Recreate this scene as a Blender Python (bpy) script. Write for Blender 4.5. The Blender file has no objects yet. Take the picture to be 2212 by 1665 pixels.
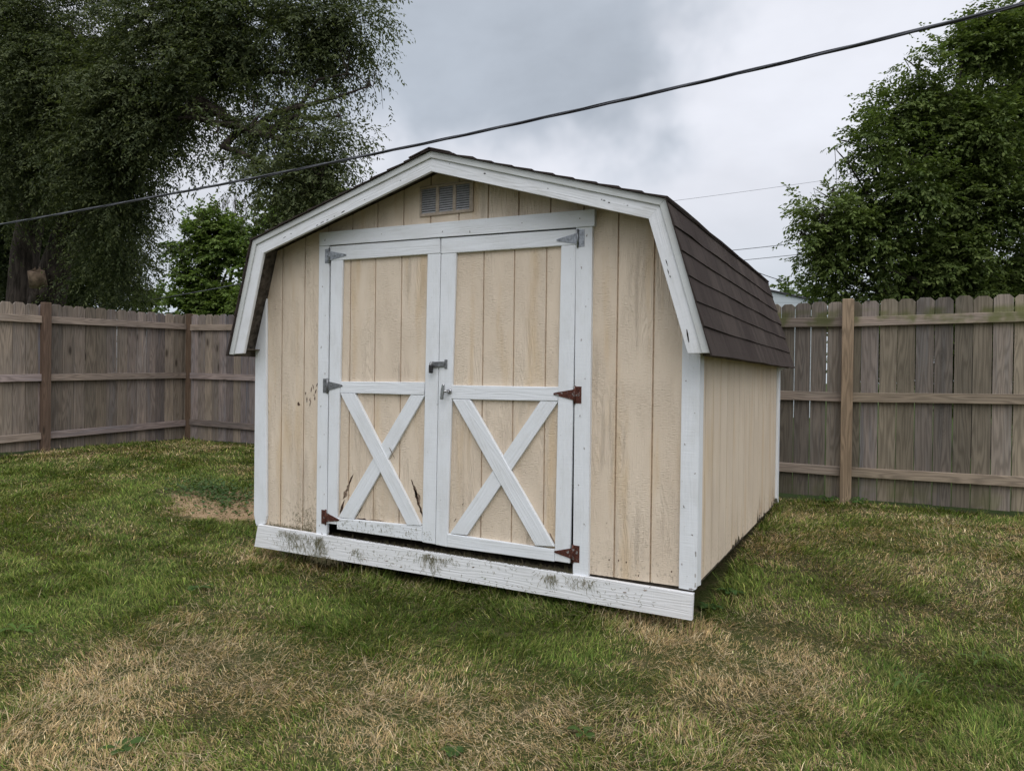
import bpy, bmesh, math, random
import numpy as np
from mathutils import Matrix, Vector

random.seed(7)
rng = np.random.default_rng(11)
S = bpy.context.scene

# ------------------------------------------------------------------ camera
CAM = np.array([3.998, -3.855, 1.412])
RX = np.array([0.890577, 0.454660, 0.012521])
RU = np.array([-0.015260, 0.002356, 0.999881])
RF = np.array([-0.454576, 0.890662, -0.009036])
FPX = 2167.66 / 3000 * 2212
cd = bpy.data.cameras.new('camera'); cam = bpy.data.objects.new('camera', cd)
S.collection.objects.link(cam); S.camera = cam
cd.sensor_width = 36; cd.lens = 2167.66 / 3000 * 36; cd.clip_start = .05; cd.clip_end = 2000
m = Matrix.Identity(4)
for i in range(3):
    m[i][0] = RX[i]; m[i][1] = RU[i]; m[i][2] = -RF[i]; m[i][3] = CAM[i]
cam.matrix_world = m

def at(u, v, d):
    """world point d metres ahead along the sight line measured in the plan of the photo (2212 wide)"""
    return CAM + d * (RX * (u - 1106) / FPX - RU * (v - 832.5) / FPX + RF)

# ------------------------------------------------------------------ node helper
class NT:
    def __init__(s, tree): s.t = tree
    def __call__(s, typ, ins=None, **props):
        n = s.t.nodes.new(typ)
        for k, v in props.items(): setattr(n, k, v)
        for k, v in (ins or {}).items():
            sock = n.inputs[k]
            if isinstance(v, bpy.types.NodeSocket): s.t.links.new(v, sock)
            else: sock.default_value = v
        return n
    def math(s, op, a, b=0.0, c=0.0, clamp=False):
        n = s.t.nodes.new('ShaderNodeMath'); n.operation = op; n.use_clamp = clamp
        for i, v in enumerate((a, b, c)):
            if isinstance(v, bpy.types.NodeSocket): s.t.links.new(v, n.inputs[i])
            else: n.inputs[i].default_value = v
        return n.outputs[0]
    def mix(s, f, a, b, blend='MIX'):
        n = s.t.nodes.new('ShaderNodeMix'); n.data_type = 'RGBA'; n.blend_type = blend
        for k, v in ((0, f), (6, a), (7, b)):
            if isinstance(v, bpy.types.NodeSocket): s.t.links.new(v, n.inputs[k])
            else: n.inputs[k].default_value = (*v, 1) if k > 0 and len(v) == 3 else v
        return n.outputs[2]
    def ss(s, x, lo, hi, a=0.0, b=1.0):
        n = s.t.nodes.new('ShaderNodeMapRange'); n.interpolation_type = 'SMOOTHSTEP'
        s.t.links.new(x, n.inputs[0]) if isinstance(x, bpy.types.NodeSocket) else None
        for i, v in enumerate((lo, hi, a, b)): n.inputs[i + 1].default_value = v
        return n.outputs[0]
    def noise(s, vec, scale=1.0, detail=2.0, rough=.5, w=None, dist=0.0):
        n = s.t.nodes.new('ShaderNodeTexNoise')
        if w is not None:
            n.noise_dimensions = '4D'; s.t.links.new(w, n.inputs['W'])
        s.t.links.new(vec, n.inputs['Vector'])
        n.inputs['Scale'].default_value = scale; n.inputs['Detail'].default_value = detail
        n.inputs['Roughness'].default_value = rough; n.inputs['Distortion'].default_value = dist
        return n.outputs[0]
    def scale(s, vec, sc, add=(0, 0, 0)):
        n = s.t.nodes.new('ShaderNodeMapping'); s.t.links.new(vec, n.inputs[0])
        n.inputs['Scale'].default_value = sc; n.inputs['Location'].default_value = add
        return n.outputs[0]

def mat(name, rough=.6, spec=.3, metal=0.0):
    mt = bpy.data.materials.new(name); mt.use_nodes = True
    b = mt.node_tree.nodes['Principled BSDF']
    b.inputs['Roughness'].default_value = rough
    b.inputs['Specular IOR Level'].default_value = spec
    b.inputs['Metallic'].default_value = metal
    return mt, NT(mt.node_tree), b

def bump(n, b, h, strength=.5, dist=.004):
    bp = n('ShaderNodeBump', {'Height': h, 'Strength': strength, 'Distance': dist})
    n.t.links.new(bp.outputs[0], b.inputs['Normal'])

def setc(n, b, c):
    if isinstance(c, bpy.types.NodeSocket): n.t.links.new(c, b.inputs['Base Color'])
    else: b.inputs['Base Color'].default_value = (*c, 1)

# ------------------------------------------------------------------ world: overcast daylight
W = bpy.data.worlds.new('World'); S.world = W; W.use_nodes = True
n = NT(W.node_tree)
bg = W.node_tree.nodes['Background']
SUN_EL, SUN_AZ = math.radians(50), math.radians(142)      # azimuth from +Y towards +X
sky = n('ShaderNodeTexSky', sky_type='NISHITA', sun_disc=False, sun_elevation=SUN_EL, sun_rotation=SUN_AZ)
tc = n('ShaderNodeTexCoord').outputs['Generated']
sep = n('ShaderNodeSeparateXYZ', {0: tc})
cl1 = n.noise(n.scale(tc, (1.6, 1.6, 3.2)), 1.5, 5, .55)
cl2 = n.noise(n.scale(tc, (1, 1, 1.9), (3, 1, 7)), 3.4, 5, .6, dist=.3)
wob = n('ShaderNodeVectorMath', {0: n('ShaderNodeTexNoise', {'Vector': tc, 'Scale': 3.2, 'Detail': 5}).outputs['Color'], 1: (.5, .5, .5)}, operation='SUBTRACT')
wv = n('ShaderNodeVectorMath', {0: wob.outputs[0], 3: .30}, operation='SCALE').outputs[0]
dirw = n('ShaderNodeVectorMath', {0: tc, 1: wv}, operation='ADD').outputs[0]
def cap(d, lo, hi):
    v = Vector(d).normalized()
    dp = n('ShaderNodeVectorMath', {0: dirw, 1: v}, operation='DOT_PRODUCT').outputs['Value']
    return n.ss(dp, lo, hi)
dark = n.math('MAXIMUM', cap((-.41, .79, .47), .945, .998), cap((-.56, .66, .52), .955, 1.0))
base = n.ss(sep.outputs[2], .42, 1.0, .69, 1.70)           # overcast: brighter overhead
hor = n.ss(sep.outputs[2], .03, .30, .78, 1.0)
lum = n.math('MULTIPLY', base, hor)
lum = n.math('MULTIPLY', lum, n.ss(cl1, .3, .7, .91, 1.06))
lum = n.math('MULTIPLY', lum, n.ss(cl2, .3, .7, .965, 1.03))
lum = n.math('MULTIPLY', lum, n.math('SUBTRACT', 1.0, n.math('MULTIPLY', dark, n.ss(cl2, .3, .7, .30, .44))))
tint = n.mix(dark, (.96, .98, 1.06), (.90, .99, 1.12))
tint = n.mix(n.ss(sep.outputs[2], .0, .25, 1, 0), tint, (.90, .99, 1.09))
cloud = n('ShaderNodeVectorMath', {0: tint, 3: lum}, operation='SCALE').outputs[0]
nish = n('ShaderNodeVectorMath', {0: sky.outputs[0], 3: .10}, operation='SCALE').outputs[0]
W.node_tree.links.new(n.mix(.94, nish, cloud), bg.inputs[0])
bg.inputs[1].default_value = 1.0

sd = bpy.data.lights.new('sun', 'SUN'); sun = bpy.data.objects.new('sun', sd); S.collection.objects.link(sun)
sd.energy = .8; sd.angle = math.radians(50); sd.color = (1, .97, .93)
sv = Vector((math.sin(SUN_AZ) * math.cos(SUN_EL), math.cos(SUN_AZ) * math.cos(SUN_EL), math.sin(SUN_EL)))
sun.rotation_euler = sv.to_track_quat('Z', 'Y').to_euler()
S.view_settings.view_transform = 'Standard'; S.view_settings.look = 'None'
S.view_settings.exposure = 0.35; S.view_settings.gamma = 1.0
S.cycles.max_bounces = 6; S.cycles.diffuse_bounces = 3; S.cycles.transmission_bounces = 3; S.cycles.glossy_bounces = 2

# ------------------------------------------------------------------ materials
def uvmap(n): return n('ShaderNodeUVMap').outputs[0]
def rnd(n): return n('ShaderNodeObjectInfo').outputs['Random']

def white_paint(name, col, dirt, seed=0.0):
    mt, n, b = mat(name, .5, .35)
    uv = uvmap(n)
    g1 = n.noise(n.scale(uv, (3, 90, 1), (seed, 0, 0)), 1, 3, .6)
    gc = n.noise(n.scale(uv, (.9, 11, 1), (seed, 3, 0)), 1, 2, .5)
    rings = n.math('SINE', n.math('MULTIPLY', gc, 70))
    saw = n.noise(n.scale(uv, (140, 7, 1)), 1, 2, .5)
    blot = n.noise(n.scale(uv, (2.2, 5, 1), (1, seed, 0)), 2, 4, .6)
    speck = n.noise(n.scale(uv, (38, 38, 1)), 1.6, 2, .5)
    c = n.mix(n.ss(blot, .42, .72, 0, dirt), col, (.52, .52, .49))
    c = n.mix(n.ss(speck, .70, .76, 0, .35), c, (.30, .29, .26))
    crack = n.math('MULTIPLY', n.ss(g1, .70, .78), n.ss(blot, .5, .65))
    c = n.mix(n.math('MULTIPLY', crack, .5), c, (.26, .25, .23))
    setc(n, b, c)
    h = n.math('ADD', n.math('MULTIPLY', g1, .6), n.math('ADD', n.math('MULTIPLY', rings, .10), n.math('MULTIPLY', saw, .35)))
    bump(n, b, h, .8, .004)
    return mt
WHITE = white_paint('white_paint', (.755, .78, .805), .26)
WHITE_RAKE = white_paint('weathered_white_paint', (.72, .735, .75), .5, 2.0)
WHITE_SKIRT = white_paint('skirt_white_paint', (.77, .775, .785), .2, 5.0)
WHITE_EDGE = white_paint('grimy_white_paint', (.56, .58, .57), .8, 8.0)

def siding(name, horiz):
    """rough sawn grooved plywood siding; horiz is the object axis that runs along the wall"""
    mt, n, b = mat(name, .68, .22)
    o = n('ShaderNodeTexCoord').outputs['Object']; s = n('ShaderNodeSeparateXYZ', {0: o})
    a = s.outputs[0 if horiz == 'x' else 1]; z = s.outputs[2]
    v = n('ShaderNodeCombineXYZ', {0: a, 1: z, 2: 0.0}).outputs[0]
    fine = n.noise(n.scale(v, (170, 7, 1)), 1, 3, .6)
    saw = n.noise(n.scale(v, (38, 210, 1)), 1, 2, .6)
    strip = n.math('FLOOR', n.math('MULTIPLY', a, 1 / .2032))
    cat = n.noise(n('ShaderNodeVectorMath', {0: n.scale(v, (10, .95, 1)), 1: n('ShaderNodeCombineXYZ', {2: n.math('MULTIPLY', strip, 3.7)}).outputs[0]}, operation='ADD').outputs[0], 1, 2, .5)
    ring = n.math('POWER', n.math('ABSOLUTE', n.math('SINE', n.math('MULTIPLY', cat, 75))), 3)
    where = n.ss(n.noise(n.scale(v, (4, 1.2, 1), (5, 2, 0)), 1.3, 2), .45, .6)
    blot = n.noise(n.scale(v, (3.5, 1.1, 1)), 1.6, 4, .6)
    yel = n.noise(n.scale(v, (7, .8, 1), (7, 4, 1)), 1.1, 4, .6)
    c = n.mix(n.ss(blot, .35, .65), (.725, .615, .485), (.68, .57, .445))
    c = n.mix(n.ss(yel, .50, .72, 0, .6), c, (.63, .47, .285))
    c = n.mix(n.ss(fine, .62, .8, 0, .16), c, (.45, .35, .25))
    chips = n.noise(n.scale(v, (60, 42, 1)), 1, 2, .5)
    c = n.mix(n.ss(chips, .72, .76, 0, .6), c, (.27, .20, .14))
    low = n.math('MULTIPLY', n.ss(z, .34, .62, 1, 0), n.ss(n.noise(n.scale(v, (75, 38, 1)), 1, 3, .6), .54, .70))
    c = n.mix(n.math('MULTIPLY', low, .5), c, (.19, .15, .10))
    setc(n, b, c)
    h = n.math('ADD', n.math('MULTIPLY', fine, .34), n.math('ADD', n.math('MULTIPLY', n.math('MULTIPLY', saw, n.ss(n.noise(n.scale(v, (9, 2.2, 1), (2, 9, 0)), 1.2, 2), .35, .62, .25, 1.0)), .62), n.math('MULTIPLY', n.math('MULTIPLY', ring, where), .22)))
    bump(n, b, h, 1.0, .010)
    return mt
SIDING_X = siding('tan_siding_front', 'x'); SIDING_Y = siding('tan_siding_side', 'y')

def flatmat(name, c, rough=.7, spec=.2, metal=0.0, var=.3, scale=30.0, bmp=0.0):
    mt, n, b = mat(name, rough, spec, metal)
    o = n('ShaderNodeTexCoord').outputs['Object']
    f = n.noise(o, scale, 4, .6)
    setc(n, b, n.mix(n.ss(f, .3, .7), tuple(x * (1 - var) for x in c), tuple(min(1, x * (1 + var)) for x in c)))
    if bmp: bump(n, b, f, bmp, .004)
    return mt
GROOVE = flatmat('groove_tan', (.50, .38, .27), .8, .1, 0, .2, 40)  # darker tan than the siding strips, set in the groove bottoms
ROT = flatmat('rotten_wood', (.085, .055, .04), .95, .05, 0, .6, 60, .6)
BAREWOOD = flatmat('bare_wood', (.20, .15, .11), .9, .1, 0, .5, 70, .5)
CRACK = flatmat('dark_crack', (.03, .026, .024), .9, .05)
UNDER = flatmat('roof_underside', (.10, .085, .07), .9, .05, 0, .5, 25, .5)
FLOORW = flatmat('floor_frame', (.10, .085, .065), .9, .05, 0, .4, 30, .4)
GALV = flatmat('galvanised_steel', (.27, .285, .30), .42, .5, .85, .3, 60)
STEEL = flatmat('grey_steel', (.20, .205, .21), .42, .5, .7, .3, 80)
CHROME = flatmat('worn_chrome', (.45, .45, .46), .25, .5, .95, .2, 60)
BLACKM = flatmat('black_plastic', (.02, .02, .022), .45, .4)
VENTM = flatmat('vent_paint', (.42, .35, .28), .65, .25, 0, .15, 60)
LOUVRE = flatmat('louvre_metal', (.40, .40, .41), .55, .35, .0, .15, 60)
NAIL = flatmat('dull_nail_heads', (.34, .32, .30), .7, .2)
VDARK = flatmat('vent_backing', (.13, .13, .135), .8, .1)  # dark grey backing sheet behind the louvre slats
BRICK = flatmat('concrete_brick', (.16, .13, .11), .92, .1, 0, .35, 25, .6)

def rust():
    mt, n, b = mat('rusty_steel', .75, .25, .25)
    o = n('ShaderNodeTexCoord').outputs['Object']
    f = n.noise(o, 38, 4, .6); g = n.noise(o, 140, 3, .6)
    c = n.mix(n.ss(g, .35, .7), (.055, .022, .018), (.15, .055, .035))
    setc(n, b, n.mix(n.ss(f, .57, .63), c, (.26, .25, .24))); bump(n, b, g, .5, .002)
    return mt
RUST = rust()

def fence_wood(name, c1, c2, c3, moss=0.0):
    mt, n, b = mat(name, .82, .15)
    uv = uvmap(n); r = n.math('MULTIPLY', rnd(n), 50)
    r1 = n.math('FRACT', n.math('MULTIPLY', rnd(n), 7.31)); r2 = n.math('FRACT', n.math('MULTIPLY', rnd(n), 23.7))
    cat = n.noise(n.scale(uv, (.75, 8.5, 1)), 1, 2.5, .5, w=r)
    ring = n.math('ABSOLUTE', n.math('SINE', n.math('MULTIPLY', cat, 46)))
    fine = n.noise(n.scale(uv, (4, 170, 1)), 1, 3, .65, w=r)
    streak = n.noise(n.scale(uv, (.9, 22, 1)), 1, 3, .6, w=r)
    blot = n.noise(n.scale(uv, (1.5, 4, 1)), 1, 3, .6, w=r)
    vor = n('ShaderNodeTexVoronoi', {'Vector': n.scale(uv, (2.6, 7.5, 1)), 'W': r, 'Scale': 1.0, 'Randomness': 1.0}, voronoi_dimensions='4D')
    knot = n.ss(vor.outputs['Distance'], .09, .22, 1, 0)
    kring = n.math('MULTIPLY', n.ss(vor.outputs['Distance'], .18, .42, 1, 0), n.math('ABSOLUTE', n.math('SINE', n.math('MULTIPLY', vor.outputs['Distance'], 60))))
    c = n.mix(n.ss(blot, .3, .7), c1, c2)
    c = n.mix(n.math('MULTIPLY', n.ss(streak, .45, .68), r1), c, c3)
    c = n.mix(n.math('MULTIPLY', n.math('POWER', ring, 3), .6), c, tuple(x * .42 for x in c2))
    c = n.mix(n.ss(fine, .5, .75, 0, .5), c, tuple(x * .4 for x in c1))
    c = n.mix(n.math('MULTIPLY', kring, .4), c, tuple(x * .4 for x in c2))
    c = n.mix(n.math('MULTIPLY', knot, .75), c, (.035, .026, .022))
    if moss:
        p = n('ShaderNodeNewGeometry').outputs['Position']; pz = n('ShaderNodeSeparateXYZ', {0: p}).outputs[2]
        mz = n.math('MAXIMUM', n.math('MULTIPLY', n.ss(pz, 1.88, 2.0), n.ss(pz, 2.08, 2.14, 1, 0)), n.ss(pz, .35, .6, .55, 0))
        c = n.mix(n.math('MULTIPLY', n.math('MULTIPLY', mz, n.ss(n.noise(p, 5, 3), .4, .62)), moss), c, (.115, .125, .045))
    c = n.mix(1.0, c, n('ShaderNodeCombineColor', {0: n.ss(r2, 0, 1, .62, 1.22), 1: n.ss(r2, 0, 1, .62, 1.20), 2: n.math('MULTIPLY', n.ss(r2, 0, 1, .62, 1.20), n.ss(r1, 0, 1, .90, 1.06))}).outputs[0], 'MULTIPLY')
    setc(n, b, c)
    h = n.math('ADD', n.math('MULTIPLY', ring, .35), n.math('ADD', n.math('MULTIPLY', fine, .6), n.math('MULTIPLY', knot, -.6)))
    bump(n, b, h, .5, .004)
    return mt
PICKET_L = fence_wood('grey_picket_wood', (.245, .210, .188), (.325, .268, .228), (.185, .190, .205))
PICKET_B = fence_wood('mossy_picket_wood', (.215, .187, .155), (.28, .24, .196), (.165, .163, .155), .8)
RAIL_L = fence_wood('rail_wood', (.29, .24, .215), (.37, .30, .26), (.22, .205, .205))
RAIL_B = fence_wood('mossy_rail_wood', (.30, .245, .19), (.37, .30, .235), (.23, .205, .16), .9)
POST_L = fence_wood('brown_post_wood', (.225, .150, .115), (.29, .20, .15), (.18, .135, .115))
POST_B = fence_wood('tan_post_wood', (.40, .295, .215), (.48, .36, .265), (.31, .24, .185))

def shingle():
    mt, n, b = mat('brown_shingle', .92, .1)
    uv = uvmap(n)
    g = n.noise(n.scale(uv, (1, 1, 1)), 260, 2, .7)
    s = n('ShaderNodeSeparateXYZ', {0: uv})
    cid = n('ShaderNodeCombineXYZ', {0: n.math('FLOOR', n.math('MULTIPLY', s.outputs[0], 1 / .33)), 1: n.math('FLOOR', n.math('MULTIPLY', s.outputs[1], 1 / .14))}).outputs[0]
    wn = n('ShaderNodeTexWhiteNoise', {0: cid}).outputs['Value']
    blot = n.noise(n.scale(uv, (7, 2, 1)), 1, 3, .6)
    c = n.mix(n.ss(blot, .3, .7), (.044, .036, .032), (.082, .066, .058))
    c = n.mix(n.math('MULTIPLY', wn, .9), c, (.034, .026, .024))
    c = n.mix(n.ss(g, .50, .75, 0, .55), c, (.16, .125, .105))
    fr = n.math('FRACT', n.math('MULTIPLY', s.outputs[0], 1 / .33))
    slot = n.math('LESS_THAN', fr, .022)
    c = n.mix(n.math('MULTIPLY', slot, .75), c, (.012, .010, .010))
    setc(n, b, c); bump(n, b, g, .7, .004)
    return mt
SHINGLE = shingle()

def bark(name, c):
    mt, n, b = mat(name, .95, .05)
    o = n('ShaderNodeTexCoord').outputs['Object']
    f = n.noise(n.scale(o, (9, 9, 1.6)), 1.5, 4, .65)
    setc(n, b, n.mix(n.ss(f, .35, .65), tuple(x * .35 for x in c), c)); bump(n, b, f, 1.0, .05)
    return mt
BARK = bark('elm_bark', (.075, .062, .052)); BARK2 = bark('grey_bark', (.10, .09, .075))
CUTWOOD = flatmat('cut_wood', (.19, .14, .10), .9, .05, 0, .5, 9, .6)

def foliage(name, rough=.55, trans=.30):
    mt = bpy.data.materials.new(name); mt.use_nodes = True; n = NT(mt.node_tree); b = mt.node_tree.nodes['Principled BSDF']
    col = n('ShaderNodeVertexColor', layer_name='Col').outputs[0]
    mt.node_tree.links.new(col, b.inputs['Base Color'])
    b.inputs['Roughness'].default_value = rough; b.inputs['Specular IOR Level'].default_value = .08
    tl = n('ShaderNodeBsdfTranslucent', {0: n.mix(1.0, col, (1.25, 1.35, .7), 'MULTIPLY')})
    mx = n('ShaderNodeMixShader', {0: trans, 1: b.outputs[0], 2: tl.outputs[0]})
    mt.node_tree.links.new(mx.outputs[0], mt.node_tree.nodes['Material Output'].inputs[0])
    return mt
LEAF = foliage('leaves'); GRASSM = foliage('grass_blades', .6, .22)

def ground_mat():
    mt, n, b = mat('lawn_soil', .95, .05)
    p = n('ShaderNodeNewGeometry').outputs['Position']
    f = n.noise(p, .55, 4, .6); g = n.noise(p, 60, 3, .7); h = n.noise(p, 9, 3, .6)
    c = n.mix(n.ss(g, .35, .7), (.026, .028, .010), (.085, .070, .036))
    c = n.mix(n.ss(f, .38, .58, 0, .75), c, (.050, .064, .018))
    c = n.mix(n.ss(h, .5, .7, 0, .5), c, (.12, .09, .055))
    far = n.math('MAXIMUM', n.ss(n('ShaderNodeSeparateXYZ', {0: p}).outputs[1], 3.9, 4.1), n.ss(n('ShaderNodeSeparateXYZ', {0: p}).outputs[0], -5.6, -5.7))
    c = n.mix(far, c, n.mix(n.ss(g, .3, .7), (.030, .045, .014), (.06, .085, .025)))
    # bare straw-coloured earth beside the shed
    vv = n('ShaderNodeVectorMath', {0: p, 1: (-1.35, 1.02, .25)}, operation='SUBTRACT').outputs[0]
    ln = n('ShaderNodeVectorMath', {0: n.scale(vv, (1 / .85, 1 / .55, 0))}, operation='LENGTH').outputs['Value']
    bare = n.ss(n.math('ADD', ln, n.math('MULTIPLY', n.math('SUBTRACT', n.math('ADD', n.math('MULTIPLY', h, .5), n.math('MULTIPLY', n.noise(p, 3.5, 4, .65), .5)), .5), 1.8)), .6, 1.0, 1, 0)
    c = n.mix(bare, c, n.mix(n.ss(g, .3, .7), (.26, .175, .10), (.42, .30, .185)))
    setc(n, b, c); bump(n, b, g, .8, .02)
    return mt
GROUND = ground_mat()

# ------------------------------------------------------------------ object helpers
COL = S.collection
def put(o, parent=None):
    COL.objects.link(o)
    if parent is not None: o.parent = parent
    return o
def thing(name, label, cat, loc=(0, 0, 0), group=None):
    o = bpy.data.objects.new(name, None); o.empty_display_size = .2; o.location = loc
    COL.objects.link(o); o['label'] = label; o['category'] = cat
    if group: o['group'] = group
    return o
def tag(o, label, cat, group=None, kind=None):
    o['label'] = label; o['category'] = cat
    if group: o['group'] = group
    if kind: o['kind'] = kind
    return o

class MB:
    """collects prisms, boxes and tubes with metre-true uv maps; builds ONE mesh object"""
    def __init__(s): s.v = []; s.f = []; s.uv = []; s.m = []; s.sm = []
    def face(s, idx, uvs, mi=0, smooth=False):
        s.f.append(idx); s.uv.append(uvs); s.m.append(mi); s.sm.append(smooth)
    def prism(s, poly, thick, org=(0, 0, 0), ex=(1, 0, 0), ez=(0, 0, 1), nrm=(0, -1, 0), grain=90.0, mi=0, off=None):
        """poly (a,b) in the ex/ez plane at org is the face that looks along nrm; body extends thick behind"""
        org, ex, ez, nrm = (np.array(x, float) for x in (org, ex, ez, nrm))
        g = math.radians(grain); du = np.array([math.cos(g), math.sin(g)]); dv = np.array([-math.sin(g), math.cos(g)])
        off = off if off is not None else (random.uniform(0, 40), random.uniform(0, 40))
        k = len(poly); b0 = len(s.v)
        P = [np.array(q, float) for q in poly]
        area = sum(P[i][0] * P[(i + 1) % k][1] - P[(i + 1) % k][0] * P[i][1] for i in range(k))
        flip = (area < 0) != (np.dot(np.cross(ex, ez), nrm) < 0)
        if flip: P = P[::-1]
        for q in P: s.v.append(org + ex * q[0] + ez * q[1])
        for q in P: s.v.append(org + ex * q[0] + ez * q[1] - nrm * thick)
        uv = [(off[0] + q @ du, off[1] + q @ dv) for q in P]
        s.face(list(range(b0, b0 + k)), uv, mi)
        s.face(list(range(b0 + 2 * k - 1, b0 + k - 1, -1)), [(a, b + .37) for a, b in uv[::-1]], mi)
        for i in range(k):
            j = (i + 1) % k; t = P[j] - P[i]; along = abs(t @ du) >= abs(t @ dv)
            a, c = uv[i], uv[j]
            if along: q = [(a[0], a[1]), (c[0], c[1]), (c[0], c[1] + thick), (a[0], a[1] + thick)]
            else: q = [(a[0], a[1]), (c[0], c[1]), (c[0] + thick, c[1]), (a[0] + thick, a[1])]
            s.face([b0 + j, b0 + i, b0 + k + i, b0 + k + j], [q[1], q[0], q[3], q[2]], mi)
        return s
    def rect(s, x0, z0, x1, z1, yf, thick, grain=90.0, mi=0):
        return s.prism([(x0, z0), (x1, z0), (x1, z1), (x0, z1)], thick, (0, yf, 0), grain=grain, mi=mi)
    def tube(s, pts, rad, sides=8, mi=0, smooth=True, cap=True):
        pts = [np.array(p, float) for p in pts]; b0 = len(s.v); L = 0.0
        if not hasattr(rad, '__len__'): rad = [rad] * len(pts)
        up = np.array([0, 0, 1.0]); ref = None
        for i, p in enumerate(pts):
            t = pts[min(i + 1, len(pts) - 1)] - pts[max(i - 1, 0)]; t = t / (np.linalg.norm(t) + 1e-9)
            if ref is None: ref = np.array([1.0, 0, 0]) if abs(t[0]) < .8 else up
            a = ref - t * (ref @ t); a /= np.linalg.norm(a) + 1e-9; ref = a; c = np.cross(t, a)
            for k in range(sides):
                q = 2 * math.pi * k / sides; s.v.append(p + rad[i] * (math.cos(q) * a + math.sin(q) * c))
        for i in range(len(pts) - 1):
            d = np.linalg.norm(pts[i + 1] - pts[i])
            for k in range(sides):
                k2 = (k + 1) % sides
                s.face([b0 + i * sides + k, b0 + i * sides + k2, b0 + (i + 1) * sides + k2, b0 + (i + 1) * sides + k],
                       [(L, k / sides * .2), (L, (k + 1) / sides * .2), (L + d, (k + 1) / sides * .2), (L + d, k / sides * .2)], mi, smooth)
            L += d
        if cap:
            s.face([b0 + k for k in range(sides)][::-1], [(0, 0)] * sides, mi)
            e = b0 + (len(pts) - 1) * sides
            s.face([e + k for k in range(sides)], [(0, 0)] * sides, mi)
        return s
    def build(s, name, mats, parent=None, bevel=0.0):
        me = bpy.data.meshes.new(name)
        me.from_pydata([tuple(map(float, p)) for p in s.v], [], s.f); me.update()
        ul = me.uv_layers.new(name='UVMap')
        ul.data.foreach_set('uv', np.array([c for u in s.uv for c in u], np.float32).ravel())
        for x in (mats if isinstance(mats, (list, tuple)) else [mats]): me.materials.append(x)
        me.polygons.foreach_set('material_index', s.m); me.polygons.foreach_set('use_smooth', s.sm)
        o = bpy.data.objects.new(name, me); put(o, parent)
        if bevel:
            bv = o.modifiers.new('bevel', 'BEVEL'); bv.width = bevel; bv.segments = 1; bv.limit_method = 'ANGLE'
        return o

def npmesh(name, verts, quads, col, material, parent=None, tris=None):
    """fast numpy mesh: verts (n,3), quads (m,4), per-vertex colours"""
    me = bpy.data.meshes.new(name)
    nt = 0 if tris is None else len(tris); nq = len(quads)
    me.vertices.add(len(verts)); me.vertices.foreach_set('co', verts.astype(np.float32).ravel())
    me.loops.add(nq * 4 + nt * 3); me.polygons.add(nq + nt)
    li = quads.ravel() if nt == 0 else np.concatenate([quads.ravel(), tris.ravel()])
    me.loops.foreach_set('vertex_index', li.astype(np.int32))
    st = np.concatenate([np.arange(nq) * 4, nq * 4 + np.arange(nt) * 3])
    me.polygons.foreach_set('loop_start', st.astype(np.int32))
    me.update(calc_edges=True); me.validate()
    at_ = me.color_attributes.new('Col', 'FLOAT_COLOR', 'POINT')
    c4 = np.ones((len(verts), 4), np.float32); c4[:, :3] = col
    at_.data.foreach_set('color', c4.ravel())
    me.materials.append(material)
    o = bpy.data.objects.new(name, me); put(o, parent)
    return o

def smooth(a, b, x): t = np.clip((x - a) / (b - a), 0, 1); return t * t * (3 - 2 * t)
def vnoise(p, seed=0):
    """value noise on 2- or 3-column points, 0..1"""
    p = np.asarray(p, float); i = np.floor(p).astype(np.int64); f = p - i; f = f * f * (3 - 2 * f); d = p.shape[1]
    out = np.zeros(len(p))
    for c in range(2 ** d):
        w = np.ones(len(p)); h = np.full(len(p), seed * 7919 + 13, np.int64)
        for k in range(d):
            o = (c >> k) & 1; w *= f[:, k] if o else 1 - f[:, k]
            h = (h * 374761393 + (i[:, k] + o) * (668265263 + 40503 * k)) & 0x7fffffff
            h = (h ^ (h >> 13)) * 1274126177 & 0x7fffffff
        out += w * ((h ^ (h >> 16)) & 0xffff) / 65535.0
    return out

# ------------------------------------------------------------------ ground
def gz(x, y):
    x = np.asarray(x, float); y = np.asarray(y, float)
    sy = smooth(-.2, 2.4, y); sx = smooth(1.0, -5.5, x)
    w = .012 * np.sin(x * 2.1 + y * .7) * np.sin(y * 1.7 - x * .4)
    ridge = .034 * np.exp(-((y + .02) / .30) ** 2) * smooth(-.6, .2, x) * smooth(3.6, 2.9, x)
    return .072 + ridge + .19 * sy + (.17 + .12 * (1 - sy)) * sx + w

def build_ground():
    xs = np.concatenate([[-900, -300, -100, -40, -20, -12], np.arange(-8, 9.01, .25), [12, 20, 40, 100, 300, 900]])
    ys = np.concatenate([[-900, -300, -100, -40, -15], np.arange(-8, 6.01, .25), [8, 12, 20, 40, 100, 300, 900]])
    X, Y = np.meshgrid(xs, ys); Z = gz(np.clip(X, -12, 12), np.clip(Y, -10, 10))
    V = np.stack([X.ravel(), Y.ravel(), Z.ravel()], 1); nx = len(xs)
    q = [[j * nx + i, j * nx + i + 1, (j + 1) * nx + i + 1, (j + 1) * nx + i] for j in range(len(ys) - 1) for i in range(nx - 1)]
    o = npmesh('ground', V, np.array(q), (.1, .1, .05), GROUND); o['kind'] = 'structure'
    o.data.polygons.foreach_set('use_smooth', [True] * len(q))
build_ground()

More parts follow.
